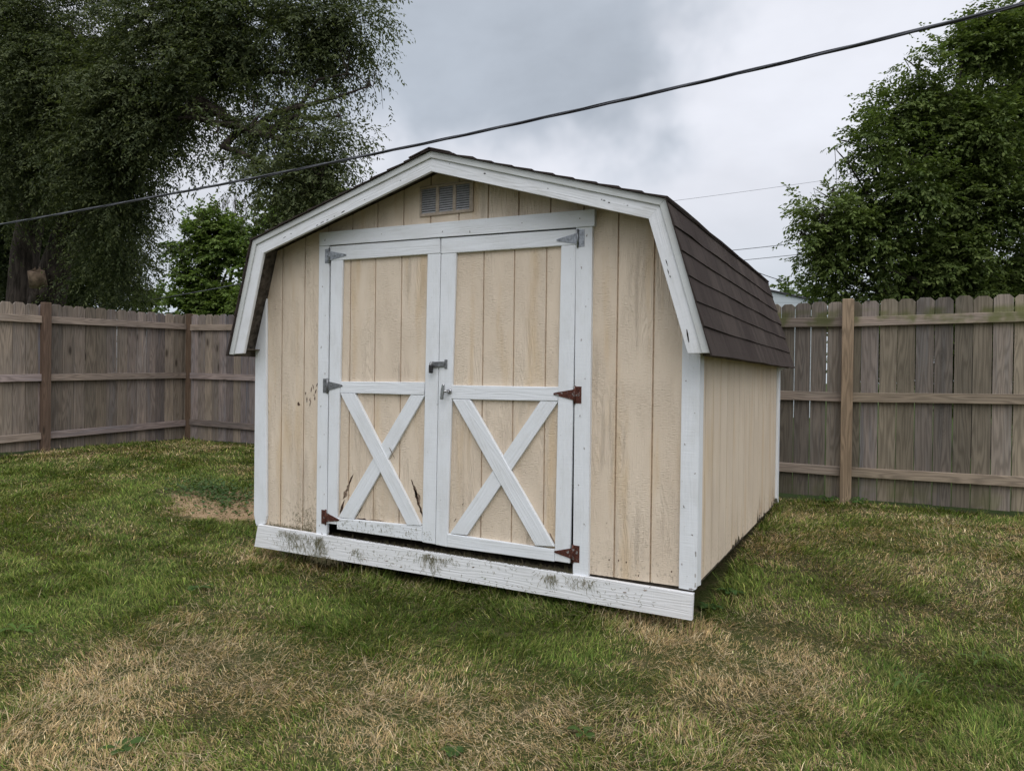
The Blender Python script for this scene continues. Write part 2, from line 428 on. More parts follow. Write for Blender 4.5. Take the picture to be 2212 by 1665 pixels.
# ------------------------------------------------------------------ shed
WID, DEP = 3.127, 3.114
shed = thing('storage_shed', 'tan wooden storage shed with white trim, barn style brown shingle roof and double doors', 'shed', (0, 0, 0))
ROOF = [(-.076, 1.556), (.138, 2.327), (1.567, 2.748), (2.980, 2.327), (3.213, 1.550)]
TH = .055                                                     # roof deck thickness
def inset(poly, d):
    out = []
    for i, p in enumerate(poly):
        ds = []
        if i > 0: ds.append(np.array(p) - np.array(poly[i - 1]))
        if i < len(poly) - 1: ds.append(np.array(poly[i + 1]) - np.array(p))
        ns = []
        for e in ds: e = e / np.linalg.norm(e); ns.append(np.array([e[1], -e[0]]))
        nn = sum(ns); nn /= np.linalg.norm(nn); k = d / (nn @ ns[0])
        out.append(np.array(p) + nn * k)
    return out
INN = inset(ROOF, TH)
def roof_z(x):
    xs = [p[0] for p in INN]; zs = [p[1] for p in INN]
    return float(np.interp(x, xs, zs))
XG0 = .2322; G = .2032
def wall_strips(mb, x0, x1, zlo, zhi, yf, thick=.010, top=True, mi=0, lo_fn=None):
    """siding strips between grooves, cut to the gable line"""
    edges = [x0] + [XG0 + G * i for i in range(-2, 17) if x0 + .012 < XG0 + G * i < x1 - .012] + [x1]
    for a, b in zip(edges[:-1], edges[1:]):
        a2 = a + (.0045 if a > x0 else 0); b2 = b - (.0045 if b < x1 else 0)
        if top:
            mid = [p[0] for p in INN if a2 < p[0] < b2]
            up = [(x, roof_z(x)) for x in [b2] + sorted(mid, reverse=True) + [a2]]
        else: up = [(b2, zhi), (a2, zhi)]
        mb.prism([(a2, zlo), (b2, zlo)] + up, thick, (0, yf, 0), mi=mi)

def slab_mask(mb, poly, yf, thick, mi): mb.prism(poly, thick, (0, yf, 0), mi=mi)

def flake(mb, cx, cz, lx, lz, yf, mi, ang=0.0, nrm='y', k=9):
    """small irregular chip standing a hair proud of the paint"""
    ca, sa = math.cos(math.radians(ang)), math.sin(math.radians(ang)); P = []
    for i in range(k):
        t = 2 * math.pi * i / k; r = random.uniform(.55, 1.1)
        a, b = lx * r * math.cos(t), lz * r * math.sin(t)
        P.append((cx + a * ca - b * sa, cz + a * sa + b * ca))
    mb.prism(P, .003, (0, yf, 0), mi=mi)

def ragged(mb, x0, z0, x1, z1, w_, yf, mi):
    """torn strip of paint from one point to the other, widest in the middle"""
    L = math.hypot(x1 - x0, z1 - z0); k = max(5, int(L / .016)); nx, nz = -(z1 - z0) / L, (x1 - x0) / L; up, dn = [], []
    for i in range(k + 1):
        t = i / k; c = math.sin(math.pi * t) ** .5 if 0 < t < 1 else 0
        a, b = w_ * .5 * c * random.uniform(.25, 1.3), w_ * .5 * c * random.uniform(.25, 1.3)
        px, pz = x0 + (x1 - x0) * t, z0 + (z1 - z0) * t
        up.append((px + nx * a, pz + nz * a))
        if 0 < i < k: dn.append((px - nx * b, pz - nz * b))
    mb.prism(up + dn[::-1], .003, (0, yf, 0), mi=mi)
def nails(mb, pts, yf, mi=1):
    for x, z in pts: mb.tube([(x + random.uniform(-.008, .008), yf - .0008, z + random.uniform(-.02, .02)), (x, yf + .004, z)], .0032, 6, mi=mi)

# front wall: backing sheet with the door hole, strips in front of it
w = MB()
xk = [p[0] for p in INN]
left_top = [(x, roof_z(x)) for x in (.62, INN[1][0], .02)]
w.prism([(.02, .335), (.62, .335)] + left_top, .008, (0, .010, 0), mi=1)
right_top = [(x, roof_z(x)) for x in (3.107, INN[3][0], 2.49)]
w.prism([(2.49, .335), (3.107, .335)] + right_top, .008, (0, .010, 0), mi=1)
w.prism([(.62, 2.27), (2.49, 2.27), (2.49, roof_z(2.49)), (INN[2][0], INN[2][1]), (.62, roof_z(.62))], .008, (0, .010, 0), mi=1)
wall_strips(w, .02, .62, .335, 0, 0.0); wall_strips(w, 2.49, 3.107, .335, 0, 0.0); wall_strips(w, .62, 2.49, 2.27, 0, 0.0)
for i in range(13):                                           # scuff marks left of the door
    flake(w, random.uniform(.43, .56), random.gauss(1.27, .035), .004, random.uniform(.008, .028), -.0012, 2, random.uniform(-25, 25), k=6)
flake(w, .39, 1.22, .012, .016, -.0012, 2)
for i in range(5): flake(w, random.uniform(2.6, 3.0), random.uniform(.36, .48), .004, random.uniform(.004, .010), -.0012, 2)
w.build('front_wall', [SIDING_X, GROOVE, ROT], shed)

# side and back walls
def side_wall(x, nx, name, rot):
    w = MB(); ex = (0, 1, 0) if nx > 0 else (0, -1, 0)
    sg = 1 if nx > 0 else -1
    ys0 = .4153
    edges = [.0] + [ys0 + G * j for j in range(-1, 13)] + [DEP - .02]
    for a, b in zip(edges[:-1], edges[1:]):
        lo = []
        a2, b2 = a + .0045, b - .0045
        if rot and a > 1.0:                                   # rotten ragged foot
            k = 7; amp = .022 + .115 * smooth(1.2, 2.3, np.array(a)) * (1 - smooth(2.75, 3.05, np.array(a)) * .5)
            for i in range(k):
                t = i / (k - 1); yy = a2 + (b2 - a2) * t
                lo.append((sg * yy, .335 + random.random() ** 2.2 * float(amp) * 2.0 * (vnoise(np.array([[yy * 6.0, .5]]), 3)[0] > .35)))
        else: lo = [(sg * a2, .335 + random.uniform(0, .006)), (sg * b2, .335 + random.uniform(0, .006))]
        w.prism(lo + [(sg * b2, 1.66), (sg * a2, 1.66)], .010, (x, 0, 0), ex, (0, 0, 1), (nx, 0, 0))
    w.prism([(0, .365), (sg * (DEP - .02), .365), (sg * (DEP - .02), 1.66), (0, 1.66)], .006, (x - nx * .010, 0, 0), ex, (0, 0, 1), (nx, 0, 0), mi=1)
    w.prism([(sg * .2, .352), (sg * (DEP - .03), .352), (sg * (DEP - .03), .50), (sg * .2, .50)], .004, (x - nx * .017, 0, 0), ex, (0, 0, 1), (nx, 0, 0), mi=2)
    w.build(name, [SIDING_Y, GROOVE, ROT], shed)
side_wall(WID - .02, 1, 'side_wall', True); side_wall(.02, -1, 'side_wall', False)
w = MB(); wall_strips(w, .02, 3.107, .335, 0, DEP - .03); w.build('back_wall', [SIDING_X], shed)
w = MB(); w.prism([(.04, .30), (3.085, .30), (3.085, .334), (.04, .334)], DEP - .05, (0, .02, 0))
for xa in (.30, 1.50, 2.75): w.prism([(xa, .236), (xa + .09, .236), (xa + .09, .299), (xa, .299)], DEP - .2, (0, .10, 0))
w.build('floor_frame', FLOORW, shed)

# corner boards
def corner(x0, x1, left):
    m_ = MB()
    if left:
        top = [(x1, roof_z(x1) - .004), (x0, roof_z(x0) - .004)]
        m_.prism([(x0 + .018, .365), (x0 + .05, .352), (x0 + .105, .372), (x1, .43)] + [(x1 - .018, 1.60)] + [(x1 - .022, roof_z(x1 - .022) - .03), (x0, roof_z(x0) - .012), (x0, .43)], .022, (0, -.022, 0))
    else:
        m_.prism([(x0, .332), (x1 - .02, .328), (x1 - .004, .338), (x1, .36), (x1, roof_z(x1) - .01), (x0, roof_z(x0) - .01)], .022, (0, -.022, 0))
        for zz in (.41, .52, .36): flake(m_, x1 - .008, zz, .004, .016, -.0232, 1)
        flake(m_, x1 - .03, .335, .022, .005, -.0232, 1)
    return m_
corner(.0, .122, True).build('corner_board', [WHITE, BAREWOOD], shed, .003)
cb = corner(3.034, WID, False); nails(cb, [(3.05 + .055 * (i % 2), .45 + .16 * i) for i in range(7)], -.022); cb.build('corner_board', [WHITE, NAIL], shed)
m_ = MB(); m_.prism([(-.0, .345), (.075, .335), (.075, 1.60), (.0, 1.60)], .020, (WID, 0, 0), (0, 1, 0), (0, 0, 1), (1, 0, 0)); m_.build('corner_board', WHITE, shed, .003)
m_ = MB(); m_.prism([(DEP - .085, .385), (DEP, .335), (DEP, 1.60), (DEP - .085, 1.60)], .020, (WID, 0, 0), (0, 1, 0), (0, 0, 1), (1, 0, 0)); m_.build('corner_board', WHITE, shed, .003)
m_ = MB(); m_.prism([(0, .345), (-.09, .335), (-.09, 1.60), (0, 1.60)], .020, (0, 0, 0), (0, -1, 0), (0, 0, 1), (-1, 0, 0)); m_.build('corner_board', WHITE, shed, .003)
for xa, xb in ((2.99, WID), (0, .12)): m_ = MB(); m_.rect(xa, .335, xb, 1.6, DEP, .02); m_.build('corner_board', WHITE, shed)

# skirt board, tilted a little
m_ = MB()
m_.prism([(.028, .209), (1.55, .197), (3.108, .178), (3.113, .317), (1.55, .340), (.060, .366)], .030, (0, -.040, 0), grain=-1.0)
for i in range(7): flake(m_, random.uniform(.6, 3.0), random.uniform(.22, .33), .014, .004, -.0412, 1, random.uniform(-20, 20))
m_.build('skirt_board', [WHITE_SKIRT, BAREWOOD], shed, .003)

# door surround
m_ = MB(); m_.prism([(.587, 2.284), (2.542, 2.256), (2.542, 2.348), (.587, 2.372)], .032, (0, -.032, 0), grain=-.8); nails(m_, [(.64, 2.33), (1.1, 2.32), (1.56, 2.31), (1.75, 2.30), (2.1, 2.31), (2.45, 2.30)], -.032); m_.build('door_header', [WHITE, NAIL], shed)
for poly in ([(.579, .337), (.668, .345), (.667, 2.281), (.580, 2.284)], [(2.439, .322), (2.531, .327), (2.527, 2.255), (2.432, 2.257)]):
    m_ = MB(); m_.prism(poly, .024, (0, -.024, 0)); nails(m_, [(poly[0][0] + .03 + .03 * (i % 2), .42 + .2 * i) for i in range(10)], -.024); m_.build('door_jamb', [WHITE, NAIL], shed)

# doors
def door(stiles, panel, grooves, top, midr, bot, braces, rotflakes):
    d = bpy.data.objects.new('door', None); d.empty_display_size = .1; put(d, shed)
    x0, x1, z0, z1 = panel; m_ = MB()
    m_.prism([(x0, z0), (x1, z0), (x1, z1), (x0, z1)], .01, (0, .004, 0), mi=1)
    e = [x0] + grooves + [x1]
    for a, b in zip(e[:-1], e[1:]):
        m_.rect(a + (.004 if a > x0 else 0), z0, b - (.004 if b < x1 else 0), z1, -.004, .0085)
    for f_ in rotflakes: ragged(m_, *f_[:5], -.0052, f_[5])
    m_.build('panel', [SIDING_X, GROOVE, ROT, BAREWOOD], d)
    for nm, poly, gr, y, fl in [('stile', stiles[0], 90, -.024, []), ('stile', stiles[1], 90, -.0235, []), ('rail', top, 0, -.025, []), ('rail', midr, 0, -.0245, []), ('rail', bot, 0, -.0255, [])]:
        m_ = MB(); m_.prism(poly, -.004 - y - .0002, (0, y, 0), grain=gr); m_.build(nm, WHITE, d, .003)
    for i, (poly, fl) in enumerate(braces):
        a = math.degrees(math.atan2(poly[2][1] - poly[1][1], poly[2][0] - poly[1][0]))
        y = -.023 if i else -.0285
        m_ = MB(); m_.prism(poly, .0185 if i else .0242, (0, y, 0), grain=a)
        for f_ in fl: flake(m_, f_[0], f_[1], f_[2], f_[3], y - .0012, 1, f_[4])
        m_.build('brace', [WHITE, BAREWOOD], d, .003)
    return d

dl = door([[(.672, .433), (.752, .433), (.781, 2.178), (.680, 2.178)], [(1.428, .393), (1.524, .390), (1.540, 2.172), (1.445, 2.173)]],
          (.72, 1.50, .45, 2.22), [.833, 1.036, 1.24],
          [(.674, 2.179), (1.538, 2.173), (1.536, 2.266), (.673, 2.275)],
          [(.771, 1.305), (1.430, 1.304), (1.436, 1.385), (.768, 1.380)],
          [(.755, .404), (1.4275, .398), (1.428, .492), (.7535, .478)],
          [([(.776, 1.303), (.893, 1.303), (1.420, .496), (1.318, .490)], [(1.20, .93, .004, .05, 33)]),
           ([(1.437, 1.303), (1.330, 1.303), (.764, .482), (.890, .482)], [])],
          [(1.33, .775, 1.43, .520, .020, 2), (1.352, .74, 1.40, .625, .030, 3), (.765, .50, .800, .60, .018, 2), (.785, .60, .845, .715, .030, 3), (.835, .700, .872, .775, .016, 2), (.888, .478, .985, .640, .014, 2), (.90, .487, 1.00, .484, .018, 2), (.99, .488, 1.13, .492, .009, 3)])
dr = door([[(2.326, .386), (2.420, .384), (2.431, 2.160), (2.341, 2.162)], [(1.5275, .388), (1.612, .384), (1.653, 2.168), (1.5445, 2.168)]],
          (1.58, 2.38, .44, 2.2), [1.835, 2.040, 2.245],
          [(1.5445, 2.169), (2.432, 2.161), (2.431, 2.249), (1.5435, 2.264)],
          [(1.628, 1.284), (2.331, 1.288), (2.337, 1.369), (1.632, 1.369)],
          [(1.6125, .385), (2.3255, .382), (2.325, .452), (1.614, .466)],
          [([(1.640, 1.282), (1.764, 1.282), (2.325, .468), (2.207, .460)], []),
           ([(2.333, 1.286), (2.224, 1.286), (1.632, .469), (1.750, .471)], [(1.668, .555, .004, .02, -35), (1.72, .655, .003, .012, -35)])],
          [(2.285, .54, 2.318, .48, .010, 3), (1.642, .48, 1.668, .52, .008, 3)])

def hinge(parent, leaf, tip, material, side, y=-.0262):
    """tee hinge: upright leaf on the jamb, tapered strap on the door, knuckle between"""
    lx, lz = leaf; tx, tz = tip; s = side
    m_ = MB(); lw, lh = .036, .094
    a, b = (lx - s * lw, lx) if s > 0 else (lx, lx + lw)
    m_.rect(a, lz - lh / 2, b, lz + lh / 2, y, .003)
    x0 = lx + s * .009
    m_.prism([(x0, lz - .030), (tx - s * .012, tz - .0075), (tx, tz - .004), (tx, tz + .004), (tx - s * .012, tz + .0075), (x0, lz + .030)], .003, (0, y - .0022, 0), grain=0)
    m_.tube([(lx + s * .003, y - .002, lz - lh / 2 - .004), (lx + s * .003, y - .002, lz + lh / 2 + .004)], .0062, 8)
    for zz in (-.032, 0, .032): m_.tube([((a + b) / 2, y - .003, lz + zz), ((a + b) / 2, y + .001, lz + zz)], .0052, 8)
    for t in (.3, .62, .88): m_.tube([(x0 + (tx - x0) * t, y - .005, lz + (tz - lz) * t), (x0 + (tx - x0) * t, y, lz)], .0045, 8)
    o = m_.build('hinge', material, parent); return o
hinge(dl, (.668, 2.212), (.812, 2.210), GALV, 1)['label'] = 'galvanised hinge smeared with white paint'
hinge(dl, (.662, 1.350), (.790, 1.353), STEEL, 1)['label'] = 'grey hinge with rust at its foot'
hinge(dl, (.659, .474), (.775, .466), RUST, 1)['label'] = 'rusted brown hinge'
hinge(dr, (2.446, 2.195), (2.315, 2.195), GALV, -1)['label'] = 'bright galvanised hinge'
hinge(dr, (2.440, 1.327), (2.308, 1.330), RUST, -1)['label'] = 'rusty hinge with grey strap'
hinge(dr, (2.441, .442), (2.326, .440), RUST, -1)['label'] = 'rusted brown hinge'

# hasp, padlock, handle
m_ = MB()
m_.prism([(1.502, 1.476), (1.580, 1.480), (1.580, 1.512), (1.502, 1.510)], .006, (0, -.034, 0), grain=0)
m_.prism([(1.580, 1.468), (1.600, 1.468), (1.600, 1.524), (1.580, 1.524)], .004, (0, -.0282, 0), grain=0)
m_.prism([(1.490, 1.478), (1.502, 1.474), (1.502, 1.512), (1.490, 1.510)], .012, (0, -.036, 0), grain=0)
m_.tube([(1.500, -.04, 1.498), (1.500, -.052, 1.494), (1.500, -.052, 1.480), (1.500, -.04, 1.476)], .003, 6)
for zz in (1.478, 1.514): m_.tube([(1.590, -.031, zz), (1.590, -.027, zz)], .004, 8)
m_.build('hasp', STEEL, dr, .0015)
pl = thing('padlock', 'small black padlock hanging from the grey hasp on the shed doors', 'padlock', (1.500, -.053, 1.44))
m_ = MB()
m_.tube([(0, 0, .0), (0, 0, .050)], [.011, .0125], 10)
for k in range(4): m_.tube([(0, 0, .006 + k * .011), (0, 0, .013 + k * .011)], .0145, 10)
m_.build('lock_body', BLACKM, pl)
m_ = MB(); m_.tube([(-.008, 0, .048), (-.008, 0, .062), (-.004, 0, .068), (.004, 0, .068), (.008, 0, .062), (.008, 0, .048)], .0025, 6); m_.build('shackle', CHROME, pl)
m_ = MB()
m_.tube([(1.618, -.0245, 1.331), (1.618, -.034, 1.331)], [.019, .015], 14); m_.tube([(1.618, -.034, 1.331), (1.600, -.062, 1.331)], [.010, .008], 10)
m_.prism([(1.576, 1.286), (1.588, 1.279), (1.598, 1.286), (1.605, 1.330), (1.606, 1.368), (1.598, 1.378), (1.588, 1.372), (1.580, 1.332)], .014, (0, -.070, 0), grain=90)
m_.build('handle', CHROME, dr, .003)

# gable vent
v = bpy.data.objects.new('vent', None); put(v, shed)
x0, x1, z0, z1 = 1.374, 1.758, 2.411, 2.598
m_ = MB()
for a, b, c, d in ((x0, z0, x1, z0 + .018), (x0, z1 - .014, x1, z1)): m_.rect(a, b, c, d, -.012, .0119, 0)
for a, b in ((x0, x0 + .014), (1.492, 1.516), (1.614, 1.638), (x1 - .026, x1)): m_.rect(a, z0 + .018, b, z1 - .014, -.0115, .0113)
m_.build('vent_frame', VENTM, v, .002)
for a, b in ((x0 + .014, 1.492), (1.516, 1.614), (1.638, x1 - .026)):
    m_ = MB()
    for k in range(11):
        zz = z0 + .020 + k * .0142
        m_.prism([(a, 0), (b, 0), (b, .0145), (a, .0145)], .0012, (0, -.0015, zz + .010), (1, 0, 0), (0, -.62, -.78), (0, -.78, .62), grain=0)
    m_.prism([(a, z0 + .018), (b, z0 + .018), (b, z1 - .014), (a, z1 - .014)], .001, (0, -.0008, 0), mi=1)
    m_.build('louvre', [LOUVRE, VDARK], v)

# rake boards (fascia), with a thin strip along their upper edge
YF = -.176
def rake(i, j, name, flakes, mit=True):
    a, b = ROOF[i], ROOF[j]; I = inset(ROOF, .112); c, d = I[j], I[i]
    if i == 0: c2 = c; d = np.array([.052, 1.562])
    if j == 4: c = np.array([3.100, 1.550])
    g = math.degrees(math.atan2(b[1] - a[1], b[0] - a[0])); m_ = MB()
    m_.prism([a, b, tuple(c), tuple(d)], .022, (0, YF, 0), grain=g)
    e = inset(ROOF, .038); p, q = e[j], e[i]
    if i == 0: q = np.array([a[0] + .042, a[1] - .002])
    if j == 4: p = np.array([b[0] - .040, b[1]])
    for (t, off, lx, lz) in flakes:
        P0 = np.array(a) * (1 - t) + np.array(b) * t; nn = np.array([b[1] - a[1], -(b[0] - a[0])]); nn = nn / np.linalg.norm(nn); P0 = P0 + nn * off
        flake(m_, P0[0], P0[1], lx, lz, YF - .0012, 1, g + random.uniform(-8, 8), k=7)
    r_ = m_.build('rake_board', [WHITE_RAKE, CRACK], shed, .003)
    m_ = MB(); m_.prism([a, b, tuple(p), tuple(q)], .010, (0, YF - .010, 0), grain=g); m_.build('rake_trim', WHITE_EDGE, r_, .002)
rake(0, 1, 'l', [])
rake(1, 2, 'l', [(.52, .098, .020, .004), (.47, .100, .006, .003), (.40, .100, .022, .003), (.37, .102, .012, .003), (.43, .101, .012, .002), (.64, .088, .006, .003), (.22, .075, .006, .003), (.18, .078, .018, .002), (.83, .08, .008, .002)])
rake(2, 3, 'r', [(.27, .062, .010, .0045), (.78, .070, .010, .003), (.80, .075, .007, .004), (.77, .068, .005, .003), (.55, .07, .006, .002), (.10, .05, .005, .002), (.87, .07, .006, .002)])
rake(3, 4, 'r', [(.38, .085, .022, .003), (.44, .090, .018, .003), (.47, .088, .008, .003), (.86, .085, .045, .005)])
# roof deck and rear fascia
m_ = MB()
Y0, Y1 = YF + .0222, DEP + .17
outer = inset(ROOF, .004); inner = inset(ROOF, .045)
for i in range(4):
    m_.prism([outer[i], outer[i + 1], inner[i + 1], inner[i]], Y1 - Y0 - .022, (0, Y0, 0))
m_.build('roof_deck', UNDER, shed)
m_ = MB(); I = inset(ROOF, .11)
for i in range(4): m_.prism([ROOF[i], ROOF[i + 1], I[i + 1], I[i]], .02, (0, Y1 - .02, 0))
m_.build('rake_board', WHITE_RAKE, shed)
# eave trim under the shingles on both sides
for sx, xe in ((1, 3.205), (-1, -.068)):
    m_ = MB(); m_.prism([(0, 1.560), (Y1 - Y0 - .03, 1.560), (Y1 - Y0 - .03, 1.600), (0, 1.600)], .016, (xe - sx * .012, Y0 + .004, 0), (0, 1, 0), (0, 0, 1), (sx, 0, 0), grain=0)
    m_.prism([(min(0, -sx * .085), Y0 + .01), (max(0, -sx * .085), Y0 + .01), (max(0, -sx * .085), Y1 - .03), (min(0, -sx * .085), Y1 - .03)], .008, (xe - sx * .028, 0, 1.588), (1, 0, 0), (0, 1, 0), (0, 0, -1), grain=90)
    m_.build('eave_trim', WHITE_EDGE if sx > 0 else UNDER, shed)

# shingles: every course is a wedge strip, thick at its butt
roof = bpy.data.objects.new('roof', None); put(roof, shed)
def courses(lo, hi, nrm_sign, expo, name='shingles'):
    lo, hi = np.array(lo, float), np.array(hi, float); L = np.linalg.norm(hi - lo); e = (hi - lo) / L
    nn = np.array([-e[1], e[0]]); nn = nn if nn[1] > 0 or nn[0] * nrm_sign > 0 else -nn
    if nn @ np.array([nrm_sign, 1.0]) < 0: nn = -nn
    m_ = MB(); k = int(math.ceil(L / expo)); yA, yB = YF - .022, Y1 + .012
    for c in range(k):
        s0 = -.014 + c * expo if c == 0 else c * expo; s1 = min(L, (c + 1) * expo + .02)
        stag = random.uniform(0, 5)
        y = yA - random.uniform(0, .006); seg = []
        ys = [y]
        while ys[-1] < yB: ys.append(ys[-1] + .33)
        ys[-1] = yB + random.uniform(-.004, .006)
        t0 = .012; b0 = len(m_.v); wob = [random.uniform(-.0035, .0035) for _ in ys]
        for yy, wz in zip(ys, wob):
            for (s, h) in ((s0 + wz, .001), (s0 + wz, t0 + random.uniform(-.002, .003)), (s1, .004), (s1, .001)):
                p = lo + e * s + nn * h; m_.v.append(np.array([p[0], yy, p[1]]))
        for i in range(len(ys) - 1):
            a, b = b0 + 4 * i, b0 + 4 * i + 4; u0, u1 = ys[i] + stag, ys[i + 1] + stag; v0, v1 = c * .14 + .004, c * .14 + .136
            q = [[a, b, b + 1, a + 1], [a + 1, b + 1, b + 2, a + 2], [a + 2, b + 2, b + 3, a + 3], [a + 3, b + 3, b, a]]
            for fi, fq in enumerate(q): m_.face(fq, [(u0, v0), (u1, v0), (u1, v1), (u0, v1)])
        for a, fl in ((b0, 1), (b0 + 4 * (len(ys) - 1), 0)):
            fq = [a, a + 1, a + 2, a + 3]; m_.face(fq if fl else fq[::-1], [(.1, .1)] * 4)
    o = m_.build(name, SHINGLE, roof); return o
courses(ROOF[4], ROOF[3], 1, .132); courses(ROOF[0], ROOF[1], -1, .132)
courses(ROOF[3], ROOF[2], 1, .130); courses(ROOF[1], ROOF[2], -1, .130)
m_ = MB()                                                     # ridge caps
yy = YF - .03
while yy < Y1:
    for sg, e in ((1, np.array(ROOF[3]) - np.array(ROOF[2])), (-1, np.array(ROOF[1]) - np.array(ROOF[2]))):
        e = e / np.linalg.norm(e)
        A = np.array([ROOF[2][0], yy, ROOF[2][1] + .018]); B = A + np.array([e[0], 0, e[1]]) * .15
        nn = np.array([-e[1] * sg, 0, e[0] * sg]); d = np.array([0, .2, -.006])
        m_.v += [A, B, B + d, A + d]; b0 = len(m_.v); m_.face([b0 - 4, b0 - 3, b0 - 2, b0 - 1] if sg > 0 else [b0 - 1, b0 - 2, b0 - 3, b0 - 4], [(0, yy), (.15, yy), (.15, yy + .2), (0, yy + .2)])
    yy += .14
rc = m_.build('ridge_cap', SHINGLE, roof); so = rc.modifiers.new('thick', 'SOLIDIFY'); so.thickness = .006

# blocks under the floor
for i, (x, wd, hh, lab) in enumerate([(.53, .20, .20, 'weathered brick under the shed skirt near its left end'), (1.66, .20, .19, 'grey brick under the shed skirt below the double doors'),
                                (2.37, .20, .17, 'brown brick under the shed skirt below the right door jamb'), (2.90, .22, .15, 'dark brick under the shed skirt near its right corner')]):
    z0 = float(gz(x, .1)) - .03; m_ = MB()
    for k in range(2):
        m_.prism([(-wd / 2 + .004 * k, k * .085), (wd / 2, k * .085 + .002), (wd / 2 - .005, k * .085 + .08), (-wd / 2, k * .085 + .081)], .11 + .1 * (k == 0), (0, -.02 + .03 * k, 0), grain=0)
    o = m_.build('brick_pier', BRICK, None, .006); o.location = (x, .20, z0); o.scale = (1, 1, max(.6, (.236 - z0) / .166)); tag(o, lab, 'brick', 'brick piers under the shed')

# ------------------------------------------------------------------ fences
def picket(parent, material, org, ex, nrm, w_, h):
    c = .030 + random.uniform(-.003, .003); lean = random.uniform(-.004, .004)
    m_ = MB(); m_.prism([(-w_ / 2, 0), (w_ / 2, 0), (w_ / 2 + lean, h - c), (w_ / 2 - c + lean, h), (-w_ / 2 + c + lean, h), (-w_ / 2 + lean, h - c)], .016, org, ex, (0, 0, 1), nrm)
    return m_.build('picket', material, parent, .0015)
def rail(parent, material, A, B, nrm, hgt=.089, th=.038):
    A, B = np.array(A, float), np.array(B, float); d = B - A; L = np.linalg.norm(d); ex = d / L
    ez = np.cross(np.array(nrm, float), ex); ez = ez if ez[2] > 0 else -ez
    m_ = MB(); m_.prism([(0, -hgt / 2), (L, -hgt / 2), (L, hgt / 2), (0, hgt / 2)], th, A, ex, ez, nrm, grain=0)
    return m_.build('rail', material, parent, .003)
def post(parent, material, x, y, z0, z1, wd=.089):
    m_ = MB(); m_.prism([(-wd / 2, z0), (wd / 2, z0), (wd / 2 + random.uniform(-.004, .004), z1), (-wd / 2 + random.uniform(-.004, .004), z1)], wd, (x, y - wd / 2, 0))
    return m_.build('post', material, parent, .005)

XF, YB = -5.5, 3.88
fl = thing('left_fence', 'weathered grey board fence with brown posts along the left side of the lawn', 'fence', (XF, 3.9, .4))
fb = thing('back_fence', 'mossy weathered board fence running behind the shed along the back of the lawn', 'fence', (0, YB, .3))
for f_ in (fl, fb): f_.location = (0, 0, 0)
def top_l(y): return 2.250 + .0195 * (y - 0)
y = 3.94; k = 0
while y > -3.4:                                               # pickets face away from the yard, rails inside
    picket(fl, PICKET_L, (XF - .052, y, .445 + random.uniform(-.008, .004)), (0, 1, 0), (1, 0, 0), .147 + random.uniform(-.003, .002), top_l(y) - .445 + random.uniform(-.010, .010)); y -= .1525
posts_l = [(4.0, 2.334), (1.79, 2.300), (-.42, 2.27), (-2.65, 2.24)]
for i, (py, pz) in enumerate(posts_l): post(fl, POST_L, XF + (.0 if i else .03), py - (0 if i else .06), .25, pz, .092 if i else .105)
for (ya, yb_) in ((1.836, 3.885), (-.374, 1.744), (-2.6, -.466)):
    for z, s in ((2.040, .0255), (1.310, .0240), (.568, .0290)):
        rail(fl, RAIL_L, (XF + .002, ya, z + s * ya), (XF + .002, yb_, z + s * yb_), (1, 0, 0))
def top_b(x): return float(np.interp(x, [-5.4, -4.5, 3, 5, 9], [2.318, 2.298, 2.186, 2.205, 2.26]))
x = -5.28; k = 0
edges_known = [3.156, 3.305, 3.453, 3.602, 3.750, 3.904, 4.055, 4.205, 4.355, 4.509, 4.654, 4.805, 4.957]
xe = [-5.556 + .1480 * i for i in range(0, 100) if -5.556 + .148 * i < 3.05] + edges_known + [4.957 + .15 * i for i in range(1, 24)]
for a, b in zip(xe[:-1], xe[1:]):
    if b - a < .1: continue
    gap = .004 if a < 0 else .007 + random.uniform(-.003, .003)
    xm = (a + b) / 2; bot = .44 - .13 * float(smooth(-4, 1.5, np.array(xm))) + random.uniform(-.006, .004)
    picket(fb, PICKET_B if a > -1 else PICKET_L, (xm, YB + .022, bot), (1, 0, 0), (0, -1, 0), b - a - gap, top_b(xm) - bot + random.uniform(-.007, .007))
for px in (-3.0, -.8, 1.42, 3.640, 6.06, 8.3):
    post(fb, POST_B, px, YB - .045, .15, top_b(px) + .012, .098 if px == 3.64 else .09)
rz = {'t': ([-5.36, -4.5, 3.6, 5.03, 9], [2.122, 2.102, 1.992, 2.006, 2.05]), 'm': ([-5.36, -4.1, 3.6, 5.03, 9], [1.396, 1.380, 1.276, 1.289, 1.33]), 'b': ([-5.36, -4.1, 3.6, 5.03, 9], [.702, .670, .567, .571, .60])}
px_ = [-5.44, -3.0, -.8, 1.42, 3.64, 6.06, 8.3]
for a, b in zip(px_[:-1], px_[1:]):
    for key, (xs, zs) in rz.items():
        a2, b2 = a + .046, b - .046
        rail(fb, RAIL_B if a > -3.5 else RAIL_L, (a2, YB - .018, float(np.interp(a2, xs, zs))), (b2, YB - .018, float(np.interp(b2, xs, zs))), (0, -1, 0))

